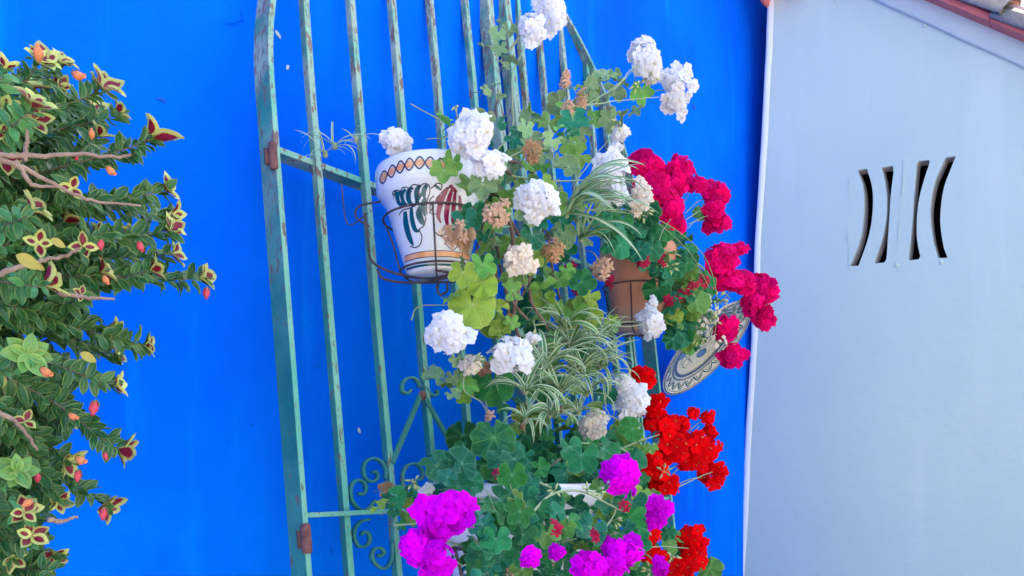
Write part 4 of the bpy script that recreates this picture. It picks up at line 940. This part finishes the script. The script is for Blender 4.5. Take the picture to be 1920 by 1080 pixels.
# ------------------------------------------------------------------ magenta ivy geranium in the low planter
mg = Plant('magenta_geranium', 'ivy geranium with magenta purple flower heads filling the bottom planter', 'geranium', bb + bq @ Vector((0, 0, 0.235)))
mg.fill([(800, 880), (860, 850), (985, 850), (1060, 830), (1160, 835), (1200, 880), (1195, 1000), (1190, 1100), (880, 1100), (890, 930), (830, 920)], 90, (44, 74), ((Dk, 5), (Tl, 6), (M_, 1)), (0.34, 0.56))
mg.fill([(880, 935), (1190, 935), (1195, 1100), (890, 1100)], 62, (44, 74), ((Dk, 5), (Tl, 6), (M_, 1)), (0.55, 0.63))
mg.fill([(900, 800), (1000, 830), (1120, 810), (1190, 840), (1150, 900), (900, 900), (830, 860)], 34, (46, 74), ((Dk, 5), (Tl, 2)), (0.20, 0.34), ZON)
mg.fill([(705, 935), (760, 910), (800, 920), (800, 960), (760, 1000), (715, 980)], 16, (28, 46), ((M_, 3), (Tl, 4), (Lm, 1)), (0.28, 0.36))
mg.fill([(1040, 900), (1190, 910), (1200, 1020), (1100, 1030)], 16, (34, 52), ((Lm, 2), (M_, 3), (Dk, 3)), (0.5, 0.58))
for q in (('dark', 945, 965, 0.60, 62), ('teal', 985, 985, 0.61, 66), ('dark', 1010, 955, 0.60, 58), ('teal', 930, 1010, 0.61, 64), ('dark', 975, 1035, 0.62, 66), ('mid', 1025, 1000, 0.62, 58), ('teal', 905, 985, 0.59, 56), ('dark', 900, 1040, 0.59, 60), ('teal', 1030, 925, 0.58, 54), ('dark', 960, 890, 0.57, 60)): put(mg, IVY, *q)
for q in (('zonal', 925, 820, 0.42, 92), ('zonal', 938, 866, 0.43, 80), ('teal', 832, 868, 0.38, 74), ('teal', 880, 900, 0.44, 60), ('dark', 868, 815, 0.22, 70), ('teal', 985, 905, 0.5, 70)): put(mg, ZON, *q)
for (x, y, w_, h_, off, core) in ((842, 966, 92, 94, 0.58, (900, 1000)), (786, 1030, 66, 70, 0.56, (880, 1030)), (818, 1044, 60, 66, 0.58, (880, 1030)), (1164, 892, 66, 70, 0.60, (1130, 940)), (1174, 920, 34, 34, 0.54, (1130, 940)), (1228, 958, 52, 64, 0.54, (1170, 990)), (1168, 1035, 66, 70, 0.65, (1140, 1010)), (1105, 1060, 66, 50, 0.65, (1100, 1020)), (1145, 1066, 60, 44, 0.65, (1120, 1020)), (995, 1045, 40, 34, 0.65, (985, 1000)), (1044, 1034, 24, 18, 0.65, (1040, 1010)), (1238, 1062, 30, 38, 0.56, (1190, 1040)), (808, 1072, 40, 30, 0.51, (870, 1060))):
    mg.head('magenta', x, y, w_, h_, off, core=core)
for (x, y) in ((1045, 990), (935, 888), (1112, 1005), (1172, 950)): mg.head('wine', x, y, 20, 20, 0.66 if x > 1000 else 0.5, n=4, nm='fading_head', fsz=0.009)
for (x, y) in ((935, 965), (900, 1075), (960, 1078), (1160, 1010)): mg.head('peach', x, y, 30, 30, 0.57, n=7, nm='withered_head', fsz=0.010)
for q in ((775, 905, 0.4, 7, 14), (1040, 920, 0.6, 5, 10), (1100, 920, 0.6, 6, 12), (1150, 975, 0.6, 6, 14), (1125, 925, 0.6, 4, 9)): mg.buds(*q)
for pp, off, r_ in (([(960, 960), (900, 935), (850, 960), (790, 980), (735, 985)], 0.42, 0.0022), ([(1000, 960), (1040, 925), (1095, 922), (1150, 950), (1200, 970)], 0.6, 0.0022), ([(1010, 905), (1040, 920), (1055, 960)], 0.58, 0.0018), ([(885, 1005), (905, 1035), (900, 1060)], 0.58, 0.0024), ([(905, 1035), (925, 1060), (930, 1078)], 0.58, 0.002), ([(1120, 1005), (1150, 965), (1155, 950)], 0.6, 0.0018), ([(950, 950), (990, 990), (1030, 1020), (1080, 1010)], 0.56, 0.002), ([(880, 970), (930, 965), (960, 960)], 0.56, 0.0022), ([(1070, 830), (1150, 835), (1180, 850)], 0.5, 0.0018)):
    mg.stem(pp, off, r_)
for pp in ([(940, 960), (930, 900), (900, 850)], [(960, 960), (1000, 900), (1050, 860)], [(970, 960), (1020, 1000), (1060, 1060)], [(980, 960), (1060, 930), (1130, 890)]): mg.stem(pp, 0.4, 0.0035, True)
mg.done()

# ------------------------------------------------------------------ scarlet geranium beside it
rg = Plant('scarlet_geranium', 'geranium with bright scarlet flower heads leaning over the planter towards the white wall', 'geranium', bb + bq @ Vector((0.06, 0.03, 0.235)))
rg.fill([(1160, 800), (1215, 790), (1230, 850), (1215, 920), (1250, 960), (1215, 1090), (1150, 1090), (1170, 900)], 24, (38, 58), ((Dk, 5), (M_, 2), (Lm, 1)), (0.34, 0.48), ZON)
rg.fill([(1250, 985), (1290, 1000), (1350, 1060), (1330, 1090), (1250, 1090)], 9, (36, 50), ((Dk, 3), (M_, 2), (Tl, 2)), (0.36, 0.44), ZON)
put(rg, ZON, 'lime', 1170, 805, 0.34, 56); put(rg, ZON, 'mid', 1330, 1065, 0.42, 52, (1, 0, -1)); put(rg, ZON, 'mid', 1218, 935, 0.45, 54)
for (x, y, w_, h_, off, core) in ((1205, 710, 50, 48, 0.34, (1180, 800)), (1228, 765, 52, 56, 0.36, (1190, 830)), (1240, 800, 58, 46, 0.38, (1195, 850)), (1275, 800, 44, 40, 0.37, (1210, 860)), (1262, 840, 60, 52, 0.40, (1205, 880)), (1222, 875, 58, 56, 0.42, (1190, 910)), (1240, 908, 60, 34, 0.43, (1195, 920)), (1298, 835, 62, 56, 0.38, (1230, 890)), (1300, 866, 54, 34, 0.38, (1230, 900)), (1299, 775, 22, 20, 0.36, (1260, 830)), (1325, 783, 28, 24, 0.36, (1270, 840)), (1330, 808, 26, 24, 0.36, (1270, 840)), (1330, 845, 48, 46, 0.37, (1260, 890)), (1338, 890, 50, 48, 0.38, (1250, 920)),
   (1298, 1012, 58, 54, 0.44, (1220, 1050)), (1300, 1045, 50, 40, 0.45, (1220, 1060)), (1280, 1068, 60, 34, 0.47, (1220, 1070)), (1215, 1005, 46, 44, 0.48, (1180, 1030)), (1225, 1042, 54, 34, 0.48, (1180, 1050))):
    rg.head('red', x, y, w_, h_, off, core=core)
for q in ((1245, 885, 0.46, 5, 12, PSTEM, 9), (1212, 995, 0.52, 6, 14), (1262, 1045, 0.5, 6, 12), (1220, 1070, 0.53, 6, 14)): rg.buds(*q)
for pp, off, r_ in (([(1130, 1000), (1170, 900), (1190, 820), (1205, 740)], 0.36, 0.003), ([(1180, 900), (1250, 865), (1310, 800)], 0.37, 0.0018), ([(1165, 925), (1255, 918), (1310, 895), (1335, 885)], 0.41, 0.0017), ([(1110, 770), (1160, 790), (1210, 850)], 0.4, 0.0016), ([(1185, 1040), (1230, 1025), (1290, 1028)], 0.5, 0.0016), ([(1130, 860), (1190, 830), (1235, 815)], 0.43, 0.0016)):
    rg.stem(pp, off, r_)
rg.done()

# ------------------------------------------------------------------ spider plants
def blade_mesh(mt, droop, seed, wid):
    rr = random.Random(seed); nL = 12; vs = []; uv = []; p = Vector((0, 0, 0)); ang = 0.9 + rr.uniform(-.2, .2); tw = rr.uniform(-0.6, 0.6); sd = 0.0
    for j in range(nL + 1):
        t = j / nL; ww = wid * (0.55 + 0.45 * math.sin(math.pi * min(1, 0.25 + t * 0.5))) * (1 - t ** 3.2) + 0.0006
        c, s_ = math.cos(tw * t), math.sin(tw * t)
        for x in (-1, 0, 1):
            vs.append((p.x + x * ww / 2 * c, p.y, p.z + x * ww / 2 * s_ + abs(x) * ww * 0.22)); uv.append((0.5 + 0.5 * x, t))
        p = p + Vector((sd, math.cos(ang), math.sin(ang))) / nL; ang -= droop / nL * (0.5 + t); sd += rr.uniform(-0.03, 0.03)
    fs = [(j * 3 + i, j * 3 + i + 1, j * 3 + i + 4, j * 3 + i + 3) for j in range(nL) for i in range(2)]
    return mesh('blade', vs, fs, mt, None, uv)
BL = {'var': [blade_mesh(BLADE, d, i, wv_) for i, (d, wv_) in enumerate(((1.0, .10), (1.6, .085), (2.2, .11), (2.8, .09), (3.3, .075), (1.3, .07), (2.0, .10), (2.6, .12), (3.6, .08), (0.7, .07)))], 'stripe': [blade_mesh(BLADE2, d, 20 + i, 0.075) for i, d in enumerate((0.8, 1.3, 1.8, 2.2))], 'thin': [blade_mesh(BLADE, d, 40 + i, 0.05) for i, d in enumerate((1.0, 1.8, 2.6, 3.0))], 'dry': [blade_mesh(BLADED, d, 60 + i, 0.05) for i, d in enumerate((2.4, 3.0))]}
def rosette(t, kind, cx, cy, off, n, lr, dirs=None, spread=1.0, updir=None):
    c = W(cx, cy, off); k = pxm(c); b = MB(); lathe(b, [(0.0004, -0.006), (0.004, -0.004), (0.005, 0), (0.003, 0.006), (0.0004, 0.008)], 8, 0, Matrix.Translation(c)); ro = b.build('rosette', LF['dry'] if kind == 'dry' else PSTEM, t, True, loc=c)
    rt_ = Vector((-tocam(c).y, tocam(c).x, 0)).normalized(); up_ = updir or EZ
    for i in range(n):
        if dirs: a = math.radians(R.uniform(*dirs))
        else: a = i * 2.39996 + R.uniform(-.3, .3)
        y = rt_ * math.cos(a) + up_ * math.sin(a) * spread + tocam(c) * R.uniform(-0.25, 0.55); z = EZ * 0.8 + tocam(c) * 0.5 + rv(0.15)
        link('blade', R.choice(BL[kind]), ro, frame(c + rv(0.002), z, y, R.uniform(*lr) * k))
    return ro
s1 = thing('spider_plant', 'small pale spider plant offset resting on the upper left crossbar', 'spider plant', W(628, 285, 0.15), 'spider plants')
rosette(s1, 'thin', 628, 275, 0.16, 9, (60, 90)); rosette(s1, 'thin', 610, 290, 0.15, 7, (55, 90)); rosette(s1, 'thin', 668, 262, 0.17, 6, (40, 60))
s2 = thing('spider_plant', 'spider plant with long straight striped blades arching towards the terracotta pot', 'spider plant', W(1065, 410, 0.36), 'spider plants')
rosette(s2, 'stripe', 1062, 405, 0.38, 14, (130, 210), (-62, -12)); rosette(s2, 'stripe', 1068, 385, 0.36, 8, (110, 190), (-25, 25)); rosette(s2, 'stripe', 1090, 450, 0.36, 9, (90, 150), (-85, -50)); rosette(s2, 'thin', 1060, 395, 0.36, 6, (70, 120))
m = MB()
for pp in ([(1070, 390), (1180, 400), (1250, 420), (1320, 480), (1345, 560), (1340, 630)], [(1070, 395), (1200, 400), (1290, 470), (1330, 540)]): m.tube(smooth_path([W(x, y, 0.37) for x, y in pp], 8), 0.0011, 5)
m.build('runner', STEM, s2, True)
s3 = thing('spider_plant', 'dense tangle of cream edged spider plant offsets hanging below the white flowers', 'spider plant', W(1050, 700, 0.34), 'spider plants')
for (x, y, off, n, lr) in ((1068, 655, 0.36, 20, (70, 120)), (1020, 690, 0.38, 18, (70, 115)), (985, 735, 0.40, 15, (60, 105)), (1088, 700, 0.36, 18, (70, 120)), (1050, 735, 0.40, 17, (60, 105)), (1100, 740, 0.37, 14, (60, 100)), (1030, 780, 0.40, 12, (55, 95)), (1085, 775, 0.38, 10, (50, 90)), (985, 790, 0.41, 8, (50, 85)), (1125, 690, 0.35, 14, (70, 110)), (1060, 615, 0.36, 14, (70, 110)), (1115, 640, 0.35, 10, (60, 100))):
    rosette(s3, 'var', x, y, off, int(n * 1.1), (lr[0] * 1.1, lr[1] * 1.1))
rosette(s3, 'dry', 1052, 768, 0.42, 10, (30, 46)); rosette(s3, 'dry', 980, 800, 0.42, 6, (30, 46)); rosette(s3, 'thin', 1110, 670, 0.36, 14, (70, 120)); rosette(s3, 'thin', 1130, 715, 0.35, 10, (60, 100))
m = MB()
for pp in ([(1040, 560), (1060, 600), (1068, 655)], [(1000, 600), (1010, 650), (1020, 690)], [(1068, 655), (1080, 690), (1088, 700)], [(1020, 690), (1000, 720), (985, 735)], [(1088, 700), (1070, 725), (1050, 735)], [(1050, 735), (1040, 760), (1030, 780)], [(985, 735), (990, 770), (985, 790)], [(1088, 700), (1100, 730), (1085, 775)], [(1085, 690), (1120, 660), (1160, 690)]): m.tube(smooth_path([W(x, y, 0.37) for x, y in pp], 6), 0.0014, 5)
m.build('runner', PSTEM, s3, True)

# ------------------------------------------------------------------ shrub at the left edge
SOFF = 0.30
sh = thing('goldfish_shrub', 'dense glossy shrub with red hearted yellow tip leaves and orange pouch flowers', 'shrub', W(-60, 1150, SOFF))
GL = [leaf_long('leaf', SLEAF, R.uniform(0.42, 0.54), i, 0.35, 0.95) for i in range(6)]
YL = [leaf_long('young_leaf', YLEAF, R.uniform(0.6, 0.74), 20 + i, 0.55, 0.9) for i in range(4)]
VL = [leaf_long('tip_leaf', VLEAF, R.uniform(0.60, 0.74), 30 + i, 0.45, 0.9, curl=0.25) for i in range(6)]
YG = [leaf_long('yellow_leaf', GOLD, 0.55, 60, 0.3, 0.9)]
def pouch(mt, seed):
    rr = random.Random(seed); mb = MB(); prof = [(0.001, 0), (0.10, 0.03), (0.17, 0.14), (0.25, 0.36), (0.28, 0.52), (0.24, 0.70), (0.13, 0.84), (0.10, 0.90), (0.15, 1.0), (0.10, 0.985), (0.02, 0.9)]
    lathe(mb, prof, 12, 0)
    for i, v in enumerate(mb.v): mb.v[i] = Vector((v.x + 0.12 * math.sin(v.z * 2.5), v.y, v.z))
    for k in range(5):
        a = 2 * math.pi * k / 5; d = Vector((math.cos(a), math.sin(a), 0)); s_ = Vector((-d.y, d.x, 0)); mb.add([d * 0.06 - s_ * 0.07, d * 0.06 + s_ * 0.07, d * 0.26 + s_ * 0.06 + EZ * 0.2, d * 0.32 + EZ * 0.42, d * 0.26 - s_ * 0.06 + EZ * 0.2], [(0, 1, 2, 3, 4)], 1)
    return mesh('flower', mb.v, mb.f, [mt, YLEAF], mb.m, mb.uv)
PO = {'o': [pouch(FORG, 1), pouch(FORG, 2)], 'r': [pouch(FRED, 3), pouch(FRED, 4)]}
leaves = []                                            # (matrix, mesh) of every green leaf, sorted by nearness afterwards
bk = MB()
tw_ = MB()
def branch(pp, offs, r0, leafy=0.12, step=7.6, ln=(30, 46), bark=True):
    P = smooth_path([W(x, y, o) for (x, y), o in zip(pp, offs)], 10)
    if bark: tw_.tube(P, [r0 * (1 - 0.65 * i / len(P)) * R.uniform(0.85, 1.15) for i in range(len(P))], 6)
    tot = sum((b - a).length for a, b in zip(P, P[1:])); acc = 0; nxt = tot * leafy; side = 0
    for a, b in zip(P, P[1:]):
        L = (b - a).length
        while acc + L > nxt:
            p = a.lerp(b, (nxt - acc) / max(L, 1e-6)); t = (b - a).normalized(); k = pxm(p); frac = nxt / tot
            rt_ = t.cross(tocam(p)).normalized(); ct = tocam(p); side += 1
            ds = (rt_, -rt_) if side % 2 else ((ct * 0.8 + rt_ * R.uniform(-.8, .8)), (-ct * 0.4 + EZ * 0.6))
            for d in ds:
                y = (d + t * R.uniform(0.55, 1.0) + rv(0.22)); nrm = (t * 0.35 + EZ * 0.5 + ct * 0.75 + rv(0.32))
                leaves.append((frame(p, nrm, y, R.uniform(*ln) * k * (1.08 - 0.25 * frac)), R.choice(GL)))
            nxt += step * k * R.uniform(0.85, 1.2)
        acc += L
    return P[-1], (P[-1] - P[-4]).normalized()
def tip(p, t, n, ln, kind='v'):
    k = pxm(p); ct = tocam(p); a0 = R.uniform(0, 6)
    t = (t * 0.9 + ct * R.uniform(0.1, 0.85) + EZ * R.uniform(0.0, 0.4)).normalized(); ln = ln * R.uniform(1.05, 1.35); opn = R.uniform(0.25, 1.05) if kind == 'v' else 0.9
    e1 = t.orthogonal().normalized(); e2 = t.cross(e1)
    for i in range(n):
        a = a0 + i * 2 * math.pi / n + R.uniform(-.25, .25); rad_ = (e1 * math.cos(a) + e2 * math.sin(a))
        y = rad_ * R.uniform(0.7, 1.0) + t * opn * R.uniform(0.8, 1.2)
        nrm = t * 0.9 - rad_ * 0.5 + ct * 0.35
        M_l = frame(p, nrm, y, ln * R.uniform(0.8, 1.1) * k); me = R.choice(VL) if kind == 'v' else R.choice(YL)
        link(me.name.split('.')[0], me, sh.__class__ and sh, M_l)
tips = [(75, 118, 6, 34), (110, 118, 6, 32), (50, 168, 5, 34), (60, 200, 5, 36), (110, 165, 5, 30), (190, 165, 6, 36), (170, 205, 5, 28), (218, 212, 5, 26), (283, 258, 5, 44), (308, 356, 5, 30), (323, 402, 4, 28), (318, 432, 4, 28), (322, 476, 4, 28), (240, 445, 5, 28), (58, 398, 5, 38), (182, 440, 5, 30), (375, 522, 5, 34), (282, 507, 5, 30), (188, 512, 5, 30), (84, 535, 6, 42), (204, 625, 5, 32), (272, 648, 5, 28), (212, 722, 5, 30), (130, 772, 5, 32), (222, 842, 5, 34), (118, 860, 5, 34), (106, 938, 5, 26), (196, 946, 5, 32), (98, 1042, 4, 28), (215, 665, 4, 26), (8, 130, 5, 30), (18, 250, 5, 30), (120, 415, 4, 28), (20, 1045, 4, 30), (110, 300, 4, 28), (185, 255, 4, 26), (0, 700, 5, 36)]
for i, (x, y, n, ln) in enumerate(tips):
    ry = 480 + (y - 480) * 0.62 + R.uniform(-40, 40); rx = -70 + R.uniform(-20, 20) if x > 90 else -110
    o0 = R.uniform(0.20, 0.34); o1 = 0.20 + 0.16 * R.random() + (0.04 if ln > 33 else 0)
    mx, my = rx + (x - rx) * 0.55, ry + (y - ry) * 0.5 + R.uniform(-14, 18)
    p, t = branch([(rx, ry), (mx, my), (x - (x - mx) * 0.25, y + (my - y) * 0.28 + 4), (x, y)], (o0, (o0 + o1) / 2, o1, o1), 0.0011)
    tip(p, t, n, ln)
for x, y, n, ln in ((52, 665, 7, 38), (32, 885, 7, 38)):
    p, t = branch([(-80, y + 10), (x - 60, y + 12), (x, y)], (0.3, 0.33, 0.37), 0.001, 0.3); tip(p, (t + tocam(p)).normalized(), n, ln, 'y')
for i in range(15):
    y = R.uniform(120, 1060); x = R.uniform(5, (190 if y < 640 else 140) if y > 200 else 100); p, t = branch([(x - 170, y + R.uniform(-20, 40)), (x - 60, y + R.uniform(-5, 30)), (x, y)], (0.22, 0.27, R.uniform(0.30, 0.38)), 0.001, 0.1); tip(p, t, R.choice((3, 4, 5)), R.uniform(20, 32))
for i in range(115):                                  # inner twigs that thicken the bush
    y = R.uniform(150, 1090); lim = 175 if y < 640 else (150 if y < 800 else 95); x = R.uniform(-20, lim if y > 190 else 110)
    branch([(x - 150, y + R.uniform(-10, 50)), (x - 60, y + R.uniform(-10, 30)), (x, y)], (0.2, 0.22, R.uniform(0.14, 0.28)), 0.001, 0.1, 9)
for pp in ([(-20, 290), (60, 292), (150, 289), (240, 292), (283, 258)], [(-20, 292), (50, 318), (110, 350), (170, 374), (265, 386)], [(110, 549), (150, 556), (215, 560)], [(-10, 770), (35, 795), (70, 845)], [(90, 974), (115, 977), (145, 970)], [(-20, 520), (60, 492), (120, 480), (150, 465)], [(30, 300), (60, 345), (110, 350)], [(45, 300), (50, 270), (50, 240)]):
    P = smooth_path([W(x, y, 0.39) for x, y in pp], 8); bk.tube([p + rv(0.0006) for p in P], [0.0030 * (1 - 0.6 * i / len(P)) for i in range(len(P))], 7)
bk.tube(smooth_path([W(x, y, 0.20) for x, y in ((-60, 1250), (-30, 900), (-10, 640), (5, 490), (-30, 380))], 8), 0.012, 8)
bk.build('branches', BARK, sh, True)['kind'] = 'stuff'; tw_.build('twigs', WOOD, sh, True)['kind'] = 'stuff'
for kd, x, y, sz, dx, dz, off in (('o', 72, 118, 38, 0, 1, 0.42), ('o', 135, 137, 36, 1, -0.15, 0.40), ('o', 200, 312, 30, 1, -0.7, 0.40), ('o', 172, 262, 24, 0, 1, 0.38), ('r', 190, 448, 26, 0.1, -1, 0.40), ('r', 260, 452, 28, 0.5, -0.9, 0.40), ('r', 388, 538, 28, 0.1, -1, 0.32), ('o', 194, 516, 26, 0.6, -0.8, 0.38), ('o', 76, 690, 36, 0.9, -0.4, 0.42), ('o', 128, 776, 28, 1, -0.3, 0.38), ('r', 180, 750, 36, -0.1, -1, 0.38), ('o', 142, 858, 32, 0.8, -0.2, 0.40), ('r', 148, 880, 28, 0, -1, 0.40), ('o', 66, 936, 30, -0.7, -0.5, 0.40), ('r', 196, 950, 30, 0, -1, 0.38), ('r', 196, 848, 20, 0.3, -0.6, 0.38), ('r', 70, 905, 26, 0, 1, 0.36), ('r', 140, 300, 14, 0.5, 0.5, 0.36)):
    p = W(x, y, off); d = (Vector((dx, 0, dz)) - 0.1 * EU + tocam(p) * 0.35).normalized(); link('flower', R.choice(PO[kd]), sh, frame(p, d, EU + EZ * 0.1, sz * pxm(p) * 0.85))
for x, y, ln in ((30, 478, 46), (150, 662, 32), (95, 448, 28), (60, 493, 24)):
    p = W(x, y, 0.41); link('yellow_leaf', YG[0], sh, frame(p, tocam(p) + EZ * 0.3, Vector((0.8, 0, -0.35)), ln * pxm(p)))
def inview(M):
    d = M.translation - C0; x = CX + F * d.x / d.y; y = CY - F * d.z / d.y; return -20 < x < 1940 and -20 < y < 1100
vis = sorted([l for l in leaves if inview(l[0])], key=lambda l: l[0].translation.y); rest = [l for l in leaves if not inview(l[0]) and l[0].translation.y > 0.45]
for M_l, me in vis[:300]: link('leaf', me, sh, M_l)
b = MB()
for M_l, me in vis[300:] + rest: b.add([M_l @ v.co for v in me.vertices], [tuple(p.vertices) for p in me.polygons], 0, [(0.5 + 0.5 * (-1, -0.5, 0, 0.5, 1)[i % 5], (i // 5) / 7) for i in range(len(me.vertices))])
loc = WL[sh.name]; me = mesh('leaves', [v - loc for v in b.v], b.f, SLEAF, None, b.uv); o = link('leaves', me, sh, Matrix.Translation(loc)); o['kind'] = 'stuff'
print('objects', len(bpy.data.objects), 'leaves', len(leaves), 'white leaves', wg.n, 'magenta', mg.n)
